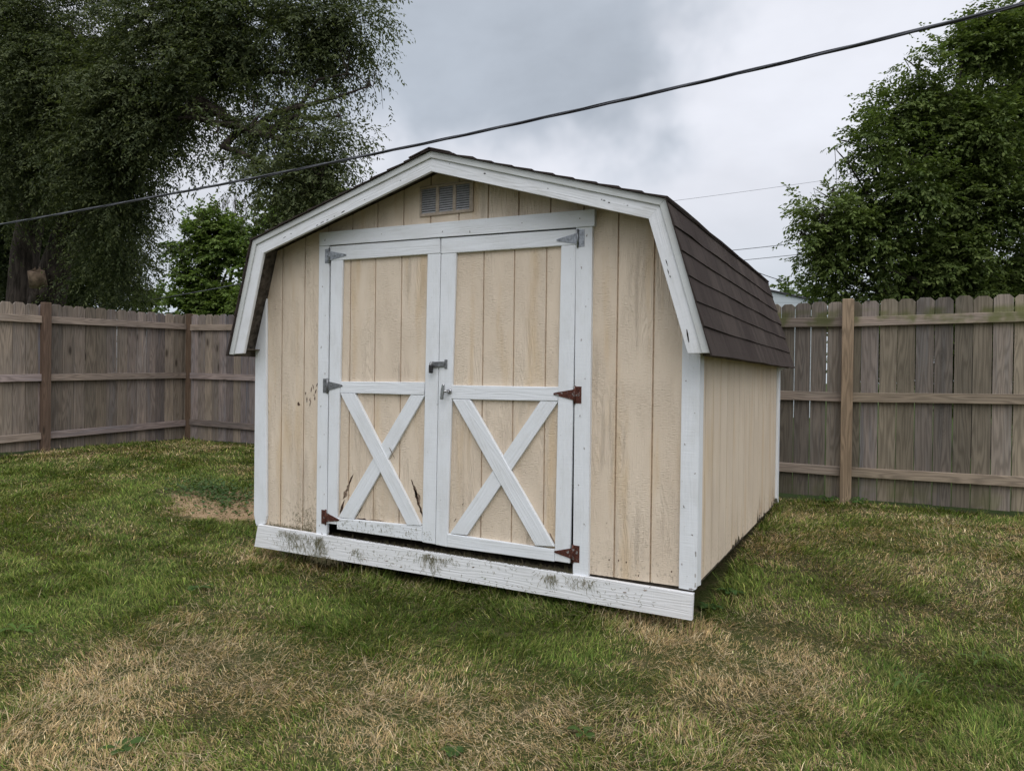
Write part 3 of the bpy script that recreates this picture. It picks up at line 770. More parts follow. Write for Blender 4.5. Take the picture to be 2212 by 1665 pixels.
# ------------------------------------------------------------------ foliage
def unit(a): return a / (np.linalg.norm(a, axis=-1, keepdims=True) + 1e-9)
def leaves(base, direc, L, droop, k, ll, lw, cols, tipcol, r):
    """twigs (n) -> leaf diamonds; returns verts, quads, colours"""
    n_ = len(base); t = np.linspace(.12, 1, k)[None, :, None] + r.uniform(-.04, .04, (n_, k, 1))
    pos = base[:, None] + direc[:, None] * (L[:, None, None] * t) + np.array([0, 0, -1.0]) * (droop[:, None, None] * L[:, None, None] * t ** 2)
    tan = unit(direc[:, None] + np.array([0, 0, -2.0]) * droop[:, None, None] * t)
    side = unit(np.cross(tan, np.array([0, 0, 1.0]) + r.normal(0, .25, (n_, k, 3))))
    sg = np.where((np.arange(k) % 2) == 0, 1.0, -1.0)[None, :, None]
    ax = unit(tan * .65 + side * sg * .85 + r.normal(0, .28, (n_, k, 3)) + np.array([0, 0, -.18]))
    nr = np.cross(tan, side); nr = nr * np.where(nr[..., 2:] < 0, -1, 1); nr = unit(unit(nr) + r.normal(0, .38, (n_, k, 3)))
    wd = unit(np.cross(ax, nr)); sz = r.uniform(.65, 1.2, (n_, k, 1))
    A = pos; M = pos + ax * ll * .45 * sz; T = pos + ax * ll * sz - np.array([0, 0, .15]) * ll * sz
    V = np.stack([A, M + wd * lw * .5 * sz, T, M - wd * lw * .5 * sz], 2).reshape(-1, 3)
    c = cols[:, None] * r.uniform(.72, 1.22, (n_, k, 1)); mixv = (t > .8) * r.uniform(0, .8, (n_, k, 1))
    c = c * (1 - mixv) + tipcol * mixv
    C_ = np.repeat(c.reshape(-1, 3), 4, 0)
    Q = np.arange(len(V)).reshape(-1, 4)
    return V, Q, C_

def crown(name, parent, clumps, r, twigs_per, tw=(.35, .6), droop=(.2, .7), k=14, ll=.055, lw=.026, col=((.030, .045, .016), (.055, .070, .024)), tip=(.085, .105, .035), hole=.34, hs=2.2, up=.0, spray=7):
    """clumps: (centre, axes(3)) ; axes along camera-right, up, depth"""
    Vs, Qs, Cs = [], [], []; off = 0
    for (c, ax) in clumps:
        vol = (ax[0] * ax[1]) ; nt = int(twigs_per * vol * 1.35 / spray * 14 / k)
        sh = .42 * tw[1] * 1.5; ax = np.array([max(a * .45, a - sh) for a in ax]); c = np.array(c) + np.array([0, 0, .30 * tw[1] * 1.5 * (droop[0] + droop[1]) / 2])
        d = unit(r.normal(0, 1, (nt, 3))); rad = r.uniform(.05, 1, (nt, 1)) ** .42
        q = d * rad
        base = c + q * np.array(ax)
        keep = vnoise(base * hs, 5) * .65 + vnoise(base * hs * 2.7, 9) * .35 > hole
        base, d = base[keep], d[keep]; nt = len(base)
        if nt == 0: continue
        dr_ = unit(d * .8 + r.normal(0, .6, (nt, 3)) + np.array([0, 0, up]))
        L = r.uniform(*tw, nt) * 1.5; dp = r.uniform(*droop, nt)
        lit = vnoise(base * 1.7, 21)[:, None] * .6 + r.uniform(0, .4, (nt, 1))
        cc = np.array(col[0]) * (1 - lit) + np.array(col[1]) * lit
        # a spray: side twigs leave a drooping branchlet left and right in one plane
        m = spray; t = np.linspace(.15, 1.0, m)[None, :, None] + r.uniform(-.05, .05, (nt, m, 1))
        b2 = base[:, None] + dr_[:, None] * (L[:, None, None] * t) + np.array([0, 0, -1.0]) * (dp[:, None, None] * L[:, None, None] * t ** 2)
        tan = unit(dr_[:, None] + np.array([0, 0, -2.0]) * dp[:, None, None] * t)
        sd = unit(np.cross(tan, np.array([0, 0, 1.0]) + r.normal(0, .3, (nt, 1, 3))))
        sg = np.where(np.arange(m) % 2 == 0, 1.0, -1.0)[None, :, None]; sg = np.where(np.arange(m)[None, :, None] == m - 1, 0.0, sg)
        d2 = unit(tan * .75 + sd * sg * .8 + r.normal(0, .15, (nt, m, 3)))
        L2 = (L[:, None] * (.55 - .25 * t[:, :, 0]) * r.uniform(.7, 1.2, (nt, m)))
        V, Q, C_ = leaves(b2.reshape(-1, 3), d2.reshape(-1, 3), L2.ravel(), np.repeat(dp * .6, m), k, ll, lw, np.repeat(cc, m, 0) * r.uniform(.85, 1.15, (nt * m, 1)), np.array(tip), r)
        Vs.append(V); Qs.append(Q + off); Cs.append(C_); off += len(V)
    V, Q, C_ = np.concatenate(Vs), np.concatenate(Qs), np.concatenate(Cs)
    return npmesh(name, V, Q, C_, LEAF, parent)

def clump(u, v, ru, rv, d, rd=None):
    k = d / FPX
    return (at(u, v, d), (ru * k, (rd if rd else .8 * (ru + rv) / 2 * k), rv * k))

def limbs(mb, start, r0, targets, r, rend=.012, mids=5, sag=.25):
    for tg in targets:
        s = np.array(start, float); t = np.array(tg, float); L = np.linalg.norm(t - s); pts = []; rs = []
        j = r.normal(0, .05 * L, (mids + 1, 3)); j[0] = 0
        for i in range(mids + 1):
            f = i / mids; p = s * (1 - f) + t * f + np.array([0, 0, sag * L * f * (1 - f) * 2]) + j[i] * (f * (1 - f) * 3)
            pts.append(p); rs.append(r0 * (1 - f) ** 1.1 + rend)
        mb.tube(pts, rs, 7)
def branchlets(mb, clumps, r, per, rad=.006):
    for c, ax in clumps:
        for _ in range(per):
            e = c + unit(r.normal(0, 1, 3)) * np.array(ax) * r.uniform(.6, 1.05); s = c + (e - c) * r.uniform(-.1, .3)
            m1 = (s + e) / 2 + r.normal(0, .08, 3) + np.array([0, 0, .1]); mb.tube([s, m1, e, e + (e - m1) * .4 + np.array([0, 0, -.12])], [rad * 1.6, rad, rad * .6, rad * .25], 4, cap=False)

# big elm on the left, its limbs reaching over the fence
r = np.random.default_rng(3)
elm = thing('elm_tree', 'huge dark drooping elm tree with twin trunks behind the left fence', 'tree', tuple(at(110, 720, 14)))
elm_p = np.array(elm.location)
EC = [clump(*c) for c in [
    (130, 60, 210, 120, 12), (330, 60, 170, 110, 11), (520, 60, 160, 110, 10.5), (670, 50, 110, 90, 10), (755, 45, 55, 70, 10),
    (100, 190, 200, 120, 12), (300, 180, 170, 110, 11), (480, 180, 150, 90, 10.5), (640, 160, 120, 90, 10), (750, 160, 62, 50, 9.6), (800, 185, 34, 22, 9.6), (730, 250, 55, 42, 9.6),
    (560, 250, 110, 60, 9.8), (650, 280, 85, 55, 9.6), (420, 250, 100, 55, 10), (300, 270, 120, 75, 10.8),
    (590, 300, 75, 48, 9.4), (645, 325, 85, 62, 9.4), (620, 285, 100, 52, 9.7), (690, 320, 60, 60, 9.3), (690, 375, 35, 40, 9.2), (552, 365, 18, 26, 9.3), (615, 390, 45, 40, 9.4), (655, 420, 40, 25, 9.4), (470, 285, 40, 30, 9.6), (478, 345, 16, 26, 9.5),
    (80, 290, 180, 90, 12.5), (220, 330, 105, 75, 11.5), (290, 340, 45, 55, 11), (240, 420, 60, 52, 11.5), (292, 420, 30, 34, 11.5), (235, 530, 52, 48, 12.5), (290, 550, 28, 46, 12.5), (275, 620, 40, 26, 13), (225, 615, 45, 36, 13), (245, 480, 48, 40, 12), (30, 400, 70, 40, 12.5)]]
EB = [clump(*c) for c in [(20, 420, 130, 120, 16), (120, 440, 150, 110, 16.5), (200, 470, 95, 115, 16), (60, 580, 140, 90, 17), (180, 590, 110, 80, 16.5), (262, 595, 50, 55, 16), (20, 250, 120, 150, 16), (180, 300, 140, 120, 16)]]
def rel(cl, p): return [(c - p, a) for c, a in cl]
crown('crown', elm, rel(EC, elm_p), r, 3000, (.30, .58), (.05, .55), 9, .056, .024, ((.034, .048, .024), (.100, .118, .054)), (.17, .19, .08), .45, 1.25, spray=9)
crown('crown', elm, rel(EB, elm_p), r, 700, (.35, .7), (.25, .9), 8, .085, .045, ((.026, .038, .016), (.055, .070, .030)), (.07, .085, .035), .22, 1.2)
m_ = MB()
L0 = lambda u, v, d: at(u, v, d) - elm_p
m_.tube([L0(50, 760, 14), L0(48, 640, 14), L0(55, 540, 14), L0(72, 450, 13.8), L0(90, 340, 13.3), L0(130, 200, 12.6), L0(150, 60, 12)], [.34, .26, .24, .22, .19, .14, .07], 14)
m_.tube([L0(95, 760, 13.6), L0(100, 660, 13.6), L0(120, 580, 13.5), L0(150, 500, 13.4), L0(178, 430, 13.1), L0(215, 330, 12.4), L0(290, 270, 11.4), L0(400, 245, 10.6)], [.36, .30, .26, .25, .22, .17, .12, .08], 14)
limbs(m_, L0(400, 245, 10.6), .085, [L0(540, 285, 9.8), L0(600, 380, 9.4)], r, .02, 6, .22)
limbs(m_, L0(215, 330, 12.4), .12, [c - elm_p for c, a in EC[5:9]] + [c - elm_p for c, a in EC[26:31]], r, .02)
limbs(m_, L0(130, 200, 12.6), .10, [c - elm_p for c, a in EC[0:5]], r, .015)
limbs(m_, L0(540, 285, 9.8), .04, [c - elm_p for c, a in EC[9:19]], r, .010, 4, .1)
branchlets(m_, rel(EC, elm_p), r, 5)
m_.build('trunk', BARK, elm)
m_ = MB(); m_.tube([L0(94, 660, 13.3), L0(86, 632, 13.15), L0(83, 618, 13.1)], [.17, .155, .15], 10); m_.tube([L0(83, 618, 13.1), L0(80, 600, 13.02), L0(78, 586, 12.98)], [.149, .14, .135], 10, mi=1)
for q in range(7): m_.tube([L0(70 + 3.2 * q, 592, 12.98), L0(69 + 3.4 * q, 584 - 6 * (q % 3) * .6, 12.96)], [.04, .008], 5, mi=1)
m_.build('cut_stub', [BARK, CUTWOOD], elm)

def simple_tree(name, label, cat, base, clumps, seed, twigs, trunk_r, bark_, group=None, per=5, lim=True, **kw):
    r = np.random.default_rng(seed); t = thing(name, label, cat, tuple(base), group); p = np.array(base)
    cl = rel(clumps, p); crown('crown', t, cl, r, twigs, **kw)
    m_ = MB(); top = np.mean([c for c, a in cl], axis=0); top[2] = max(c[2] for c, a in cl) * .78
    m_.tube([np.array([0, 0, -.3]), top * .35 + np.array([.05, 0, 0]), top * .7, top], [trunk_r, trunk_r * .75, trunk_r * .45, .02], 10)
    if lim:
        for c, a in cl: limbs(m_, top * random.uniform(.25, .6), trunk_r * .3, [c], r, .01, 4, .05)
    if per: branchlets(m_, cl, r, per, .008)
    m_.build('trunk', bark_, t); return t

def footing(u, d):
    p = at(u, 832, d); p[2] = float(gz(np.clip(p[0], -12, 12), np.clip(p[1], -10, 10))); return p
RC = [clump(*c) for c in [(2150, 90, 75, 55, 11), (2080, 130, 70, 50, 11), (2230, 90, 90, 80, 11.5), (2140, 200, 120, 80, 11), (2010, 215, 62, 50, 10.8), (1985, 150, 28, 28, 10.8), (1935, 250, 50, 40, 10.8), (2060, 300, 130, 90, 11), (2220, 280, 130, 120, 11.5),
    (1880, 320, 60, 45, 10.6), (1830, 350, 46, 42, 10.6), (1930, 400, 110, 80, 10.6), (1800, 420, 48, 45, 10.5), (2090, 440, 140, 90, 11), (1790, 500, 60, 50, 10.5), (1742, 520, 24, 34, 10.5), (1860, 520, 95, 65, 10.8), (2000, 560, 120, 70, 11), (2180, 540, 120, 100, 11.5),
    (1800, 580, 50, 32, 10.8), (1900, 620, 90, 40, 11), (2030, 640, 120, 40, 11.2), (2180, 650, 110, 50, 11.5), (1850, 650, 60, 25, 11), (1775, 470, 50, 30, 10.5), (2000, 690, 160, 40, 12), (2180, 720, 120, 50, 12), (2350, 300, 140, 250, 12), (1900, 760, 90, 60, 13.5), (2050, 790, 110, 90, 13.5), (2200, 800, 120, 100, 13.5), (2400, 560, 160, 150, 12)]]
simple_tree('broadleaf_tree', 'large rounded dark green tree behind the back fence, right of the shed', 'tree', footing(2130, 11.6), RC, 5, 2300, .17, BARK2, per=4,
            tw=(.20, .36), droop=(.0, .4), k=7, ll=.064, lw=.036, col=((.042, .068, .020), (.120, .160, .045)), tip=(.18, .22, .07), hole=.41, hs=1.4, up=.25)
T1 = [clump(*c) for c in [(460, 480, 45, 22, 22), (500, 500, 50, 28, 22), (420, 515, 36, 16, 22), (390, 535, 28, 12, 22), (530, 475, 36, 24, 22.5), (470, 545, 60, 26, 22), (420, 590, 46, 18, 22), (500, 590, 60, 34, 22), (395, 600, 22, 10, 22), (440, 640, 60, 26, 22), (385, 650, 34, 18, 22), (510, 650, 56, 34, 22), (450, 680, 90, 24, 22), (540, 560, 40, 60, 22.5)]]
simple_tree('young_tree', 'mid green layered tree with bare twigs at its top, left of the shed roof', 'tree', footing(480, 22), T1, 8, 560, .20, BARK2, per=5,
            tw=(.20, .40), droop=(-.1, .3), k=7, ll=.12, lw=.075, col=((.075, .125, .034), (.18, .25, .065)), tip=(.22, .28, .08), hole=.42, hs=1.3, up=.1)
T2 = [clump(*c) for c in [(600, 450, 50, 40, 20), (660, 430, 60, 34, 20), (710, 420, 40, 24, 20), (580, 520, 45, 50, 20), (650, 500, 70, 50, 20), (560, 600, 50, 70, 20), (640, 600, 80, 70, 20), (535, 650, 30, 40, 19)]]
simple_tree('maple_tree', 'bright green maple tree rising right behind the left roof edge of the shed', 'tree', footing(640, 20), T2, 9, 520, .22, BARK2, per=4,
            tw=(.16, .34), droop=(0, .4), k=7, ll=.115, lw=.075, col=((.058, .10, .024), (.14, .20, .045)), tip=(.13, .17, .045), hole=.34, hs=1.4, up=.1)
# bare dead twigs at the young tree's top
ty = bpy.data.objects.get('young_tree'); m_ = MB(); tp = np.array(ty.location); r = np.random.default_rng(15)
for (u, v, h, k) in ((515, 470, 60, 9), (480, 470, 55, 6), (440, 520, 48, 5), (400, 555, 45, 4)):
    for _ in range(k):
        a = at(u + r.uniform(-8, 8), v + 20, 22) - tp; b = at(u + r.uniform(-22, 22), v - h * r.uniform(.5, 1), 22 + r.uniform(-.4, .4)) - tp
        mid = (a + b) / 2 + r.normal(0, .08, 3); m_.tube([a, mid, b], [.016, .011, .005], 4, cap=False)
        for q in range(3):
            f = r.uniform(.4, .9); s = a * (1 - f) + b * f; m_.tube([s, s + np.array([r.uniform(-.3, .3), r.uniform(-.2, .2), r.uniform(.15, .4)])], [.007, .003], 3, cap=False)
m_.build('dead_twigs', BARK2, ty)
shr = [('distant_tree', 'small yellow green treetop showing above the left fence between elm and young tree', (305, 655, 34, 14, 30), 21, 'tree'),
       ('distant_tree', 'pale green sapling top above the white house roof next to the shed', (1688, 628, 16, 12, 34), 22, 'tree'),
       ('distant_tree', 'dark green treetop above the white house roof beside the mast', (1735, 634, 30, 14, 36), 23, 'tree')]
for nm, lab, c, sd_, cat in shr:
    cl = [clump(*c), clump(c[0] + 8, c[1] + 14, c[2] * 1.2, c[3], c[4]), clump(c[0] - 10, c[1] + 6, c[2] * .7, c[3] * .7, c[4])]
    simple_tree(nm, lab, cat, footing(c[0], c[4]), cl, sd_, 220, .12, BARK2, 'treetops far beyond the fence', per=0, lim=False, tw=(.3, .6), droop=(-.2, .3), k=10, ll=.17, lw=.11,
                col=((.05, .085, .022), (.10, .145, .04)), tip=(.15, .19, .06), hole=.25, hs=1.0, up=.4)

# ------------------------------------------------------------------ house beyond the back fence
def clap():
    mt, n, b = mat('pale_lap_siding', .6, .25)
    z = n('ShaderNodeSeparateXYZ', {0: n('ShaderNodeNewGeometry').outputs['Position']}).outputs[2]
    f = n.math('FRACT', n.math('MULTIPLY', z, 5.0))
    setc(n, b, n.mix(n.ss(f, .0, .14, .6, 0), (.50, .55, .58), (.20, .22, .24))); return mt
CLAP = clap(); HROOF = flatmat('grey_roofing', (.07, .07, .075), .9, .1, 0, .3, 6)
hp = at(1783, 651, 24)                                        # right end of its roof line
hs = thing('white_house', 'pale blue white clapboard house with low grey roof beyond the back fence', 'house', (hp[0], hp[1], .3))
ex = np.array([1, .35, 0.]); ex /= np.linalg.norm(ex); ey = np.array([-ex[1], ex[0], 0])
zt = hp[2] - .3
m_ = MB(); m_.prism([(-9, -.3), (-.25, -.3), (-.25, zt - .02), (-4.6, zt + 1.0), (-9, zt + .03)], 7, (0, 0, 0), ex, (0, 0, 1), -ey); m_.build('wall', CLAP, hs)
m_ = MB(); m_.prism([(-9.4, zt - .06), (-4.6, zt + 1.01), (.05, zt - .08), (.05, zt - .03), (-4.6, zt + 1.06), (-9.4, zt - .01)], 7.2, tuple(-ey * .06), ex, (0, 0, 1), -ey); m_.build('roof', HROOF, hs)
m_ = MB(); c = at(1752, 645, 23.6) - np.array(hs.location); m_.tube([c + np.array([0, 0, -.35]), c + np.array([0, 0, .0])], .07, 8); m_.build('broken_gutter', CRACK, hs)
m_ = MB(); c = at(1776, 650, 23.6) - np.array(hs.location); m_.tube([c, c + np.array([0, 0, 1.0])], .028, 8); m_.tube([c + np.array([-.06, 0, .8]), c + np.array([.10, 0, .8])], .018, 6); m_.build('service_mast', STEEL, hs)

# ------------------------------------------------------------------ wires
CABLE = flatmat('black_cable', (.055, .058, .068), .45, .4, 0, .2, 20); WIRE = flatmat('grey_wire', (.10, .105, .11), .6, .2)
A, B = at(0, 482, 9.6), at(2212, 12, 4.4)
ab = B - A; nrm = np.cross(ab, [0, 0, 1.0]); pts = []
for u, v in ((-500, 575), (-200, 524), (0, 482), (220, 446), (442, 403), (720, 350), (995, 295), (1300, 230), (1622, 151), (1900, 86), (2212, 12), (2500, -62), (2900, -172)):
    d = at(u, v, 1) - CAM; t = ((A - CAM) @ nrm) / (d @ nrm); pts.append(CAM + d * t)
pts = np.array(pts); ts = np.concatenate([[0], np.cumsum(np.linalg.norm(np.diff(pts, axis=0), axis=1))])
co = [np.polyfit(ts, pts[:, k], 3) for k in range(3)]; T = np.linspace(0, ts[-1], 400)
P = np.stack([np.polyval(c, T) for c in co], 1)
cab = thing('service_cable', 'thick black twisted overhead cable crossing the sky above the shed', 'cable', tuple(P[0])); p0 = P[0]
ct = unit(ab[None])[0]; s1 = unit(np.cross(ct, [0, 0, 1.0])[None])[0]; s2 = np.cross(s1, ct)
for k, (rr, o_) in enumerate(((.009, .0050), (.009, .0050), (.004, .0098))):
    ph = T / 1.5 * 2 * math.pi + k * 2.1
    Q_ = P - p0 + o_ * (np.cos(ph)[:, None] * s1 + np.sin(ph)[:, None] * s2)
    m_ = MB(); m_.tube(list(Q_), rr, 7); m_.build('strand', CABLE, cab)
def wire(lab, a, b, rad, sag):
    a, b = np.array(a), np.array(b); m_ = MB()
    m_.tube([(b - a) * f + np.array([0, 0, -sag * 4 * f * (1 - f)]) for f in np.linspace(0, 1, 24)], rad, 6)
    o = m_.build('wire', WIRE, None); o.location = a; tag(o, lab, 'wire', 'thin wires in the sky')
wire('highest and thinnest wire between the shed roof and the right tree', at(1300, 453, 30), at(1900, 372, 30), .006, .05)
wire('upper of the paired wires just above the roof slope', at(1400, 558, 30), at(1900, 504, 30), .013, .05)
wire('lower of the paired wires just above the roof slope', at(1400, 580, 30), at(1900, 530, 30), .012, .05)
wire('sagging wire that runs to the mast of the white house', at(1560, 548, 24), at(1776, 618, 23.6), .013, .25)
wire('wire in front of the layered tree left of the shed', at(300, 652, 16), at(760, 560, 16), .011, .05)

# ------------------------------------------------------------------ lawn
def pix_ground(u, v):
    z = .1
    for _ in range(8):
        d = at(u, v, 1) - CAM; p = CAM + d * ((z - CAM[2]) / d[2]); z = float(gz(p[0], p[1]))
    return p
DRY = [(450, 1345, .42, .9), (520, 1390, .40, .8), (260, 1490, .5, .75), (90, 1570, .42, .8), (330, 1640, .35, .6), (640, 1500, .45, .5), (780, 1590, .4, .5), (1000, 1560, .5, .6), (1100, 1470, .35, .55), (1180, 1620, .4, .6),
       (1560, 1440, .40, .9), (1680, 1390, .40, .8), (1820, 1450, .45, .8), (1650, 1530, .45, .85), (1900, 1350, .35, .7), (1450, 1540, .5, .6), (1780, 1180, .5, .7), (1720, 1120, .4, .6), (2080, 1180, .5, .7), (2100, 1260, .4, .7), (1800, 1270, .4, .5), (1560, 1360, .2, .7), (900, 1248, .22, .7), (740, 1240, .25, .7), (1350, 1345, .22, .8), (560, 1220, .3, .4), (430, 1290, .2, .5), (600, 1530, .4, .4), (150, 1660, .4, .7), (100, 1190, .35, .3), (300, 1010, .5, .35)]
GRN = [(190, 1260, .6, .7), (60, 1300, .6, .7), (380, 1080, .9, .7), (200, 1060, .9, .6), (430, 1000, .8, .5), (880, 1300, .35, .8), (1050, 1320, .3, .8), (1230, 1350, .35, .8), (700, 1330, .4, .6), (1620, 1270, .3, .7), (1900, 1250, .5, .5), (2150, 1480, .5, .6), (2000, 1600, .5, .5), (1450, 1640, .4, .4), (700, 1620, .35, .45), (430, 1560, .3, .5), (330, 1440, .25, .5), (1680, 1240, .3, .5), (1540, 1330, .16, .8)]
DRYP = [(*pix_ground(u, v)[:2], s, w_) for u, v, s, w_ in DRY]; GRNP = [(*pix_ground(u, v)[:2], s, w_) for u, v, s, w_ in GRN]
def dryness(x, y):
    p = np.stack([x, y], 1)
    d = .40 + .55 * (vnoise(p * 1.3, 2) - .5) + .55 * (vnoise(p * 3.6, 4) - .5) + .40 * (vnoise(p * 9.0, 6) - .5)
    for cx_, cy_, s, w_ in DRYP: d += .40 * w_ * np.exp(-((x - cx_) ** 2 + (y - cy_) ** 2) / (2 * (s * .75) ** 2))
    for cx_, cy_, s, w_ in GRNP: d -= .42 * w_ * np.exp(-((x - cx_) ** 2 + (y - cy_) ** 2) / (2 * (s * .75) ** 2))
    return np.clip(d, 0, 1)
def bare(x, y): return np.sqrt(((x + 1.35) / .85) ** 2 + ((y - 1.02) / .55) ** 2) + .7 * (vnoise(np.stack([x, y], 1) * 4, 8) - .5) + .5 * (vnoise(np.stack([x, y], 1) * 13, 9) - .5)

def blades(x, y, h, wd, az, lean, curl, col, tipc, r, zbase=None):
    n_ = len(x); z = gz(x, y) - .006 if zbase is None else zbase
    B0 = np.stack([x, y, z], 1); d = np.stack([np.cos(az), np.sin(az), np.zeros(n_)], 1)
    fa = az + np.pi / 2 + r.uniform(-.8, .8, n_); s = np.stack([np.cos(fa), np.sin(fa), np.zeros(n_)], 1) * (wd / 2)[:, None]
    def pt(t):
        a = lean + curl * t
        return B0 + d * (h * t * np.sin(a))[:, None] + np.array([0, 0, 1.0]) * (h * t * np.cos(a))[:, None]
    V = np.stack([B0 - s, B0 + s, pt(.55) + s * .8, pt(.55) - s * .8, pt(1.0)], 1).reshape(-1, 3)
    V[:, 2] = np.maximum(V[:, 2], np.repeat(z, 5) + .002)
    i = np.arange(n_) * 5
    Q = np.stack([i, i + 1, i + 2, i + 3], 1); T_ = np.stack([i + 3, i + 2, i + 4], 1)
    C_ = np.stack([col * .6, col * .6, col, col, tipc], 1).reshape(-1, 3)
    return V, Q, T_, C_

def lawn():
    r = np.random.default_rng(21); X, Y = [], []
    N = 950000
    u = r.uniform(-1.15, 1.55, N * 2); dd = (r.uniform(1.9 ** .72, 13.5 ** .72, N * 2)) ** (1 / .72)
    x = CAM[0] + RF[0] * dd + RX[0] * u * dd; y = CAM[1] + RF[1] * dd + RX[1] * u * dd
    ok = (x > XF + .02) & (y < YB - .02) & ~((x > .04) & (x < 3.09) & (y > .16) & (y < 3.0)) & (x < 8)
    ok &= ~((bare(x, y) < .85) & (r.uniform(0, 1, len(x)) < .86))
    tuft = vnoise(np.stack([x, y], 1) * 16, 31); ok &= r.uniform(0, 1, len(x)) < .48 + .8 * tuft
    x, y, dd = x[ok][:N], y[ok][:N], dd[ok][:N]; n_ = len(x)
    dr_ = dryness(x, y); p = np.stack([x, y], 1)
    dead = r.uniform(0, 1, n_) < np.clip(dr_ * 1.25 - .14, .04, .93)
    lod = np.clip(dd / 4.5, .8, 2.2)
    hgt = (.019 + .046 * vnoise(p * 11, 12) ** 1.4 + .018 * vnoise(p * 3, 14) + .010 * (1 - dr_)) * r.uniform(.4, 1.08, n_)
    near_wall = np.exp(-np.clip(np.minimum(np.abs(y - 0), 9) + np.where((x > -.1) & (x < 3.2), 0, 9), 0, 9) / .12) + np.exp(-np.abs(x - 3.13) / .12) * ((y > 0) & (y < 3.2))
    fence_edge = np.exp(-(YB - y) / .12) + np.exp(-(x - XF) / .12)
    hgt *= 1 + 1.1 * np.clip(near_wall, 0, 1) * r.uniform(.2, 1, n_) + .7 * np.clip(fence_edge, 0, 1) * r.uniform(0, 1, n_)
    hgt = np.where(r.uniform(0, 1, n_) < .012, hgt * 1.8, hgt)
    wd = np.where(dead, .0028, .0043) * r.uniform(.7, 1.35, n_) * lod
    flow = vnoise(p * 1.8, 15) * 9 + r.normal(0, 1.1, n_)
    lean = np.clip(np.abs(r.normal(.42, .32, n_)), 0, 1.35); lean = np.where(dead, np.clip(lean + r.uniform(0, .85, n_), 0, 1.5), lean)
    curl = r.uniform(.1, .9, n_)
    g1, g2, g3 = np.array([.048, .094, .016]), np.array([.128, .182, .034]), np.array([.26, .25, .075])
    k = np.clip(vnoise(p * 2.4, 17) * .7 + r.uniform(0, .5, n_), 0, 1)[:, None]; gcol = g1 * (1 - k) + g2 * k
    k2 = (r.uniform(0, 1, n_) < .25 + .3 * dr_)[:, None]; gcol = np.where(k2, gcol * .45 + g3 * .55, gcol); gcol = gcol * np.exp(r.normal(0, .38, n_))[:, None]
    d1, d2, d3 = np.array([.62, .46, .245]), np.array([.38, .26, .13]), np.array([.76, .62, .40])
    k = r.uniform(0, 1, n_)[:, None]; dcol = d1 * k + d2 * (1 - k); dcol = np.where(r.uniform(0, 1, n_)[:, None] < .15, d3, dcol) * np.exp(r.normal(-.02, .30, n_))[:, None]
    col = np.where(dead[:, None], dcol, gcol) * r.uniform(.8, 1.2, n_)[:, None]
    tipc = np.where((r.uniform(0, 1, n_) < .35)[:, None], col * .5 + d1 * .5, col * 1.12)
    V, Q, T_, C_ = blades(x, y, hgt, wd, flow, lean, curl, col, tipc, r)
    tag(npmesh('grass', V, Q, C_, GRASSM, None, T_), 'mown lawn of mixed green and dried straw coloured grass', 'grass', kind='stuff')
    # loose straw lying over the dry patches
    m_ = 98000; u = r.uniform(-1.15, 1.55, m_); dd = r.uniform(1.9 ** .8, 11 ** .8, m_) ** (1 / .8)
    x = CAM[0] + RF[0] * dd + RX[0] * u * dd; y = CAM[1] + RF[1] * dd + RX[1] * u * dd
    p = np.stack([x, y], 1); wgt = np.clip((dryness(x, y) - .42) * 1.9, .02, 1) * np.clip(vnoise(p * 2.7, 41) * 1.9 - .45, 0, 1)
    front = np.exp(-((y + .12) / .16) ** 2) * ((x > .05) & (x < 3.1)) * .7
    ok = (r.uniform(0, 1, m_) < np.maximum(np.maximum(wgt, front), (bare(x, y) < .95) * .8)) & (x > XF + .1) & (y < YB - .1) & ~((x > .04) & (x < 3.15) & (y > -.05) & (y < 3.1))
    x, y, dd = x[ok], y[ok], dd[ok]; n_ = len(x)
    az = r.uniform(0, 2 * np.pi, n_); L = r.uniform(.05, .13, n_); h0 = gz(x, y) + np.where(bare(x, y) < .95, .006, r.uniform(.018, .055, n_))
    k = r.uniform(0, 1, n_)[:, None]; col = np.array([.62, .49, .32]) * k + np.array([.40, .29, .175]) * (1 - k)
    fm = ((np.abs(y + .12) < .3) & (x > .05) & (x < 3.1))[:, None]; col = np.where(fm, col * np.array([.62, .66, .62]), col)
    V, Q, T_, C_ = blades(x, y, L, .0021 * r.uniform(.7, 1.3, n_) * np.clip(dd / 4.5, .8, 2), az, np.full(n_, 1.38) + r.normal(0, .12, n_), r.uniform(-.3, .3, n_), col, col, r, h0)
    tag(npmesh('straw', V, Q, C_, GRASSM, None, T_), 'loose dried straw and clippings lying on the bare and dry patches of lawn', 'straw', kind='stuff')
lawn()

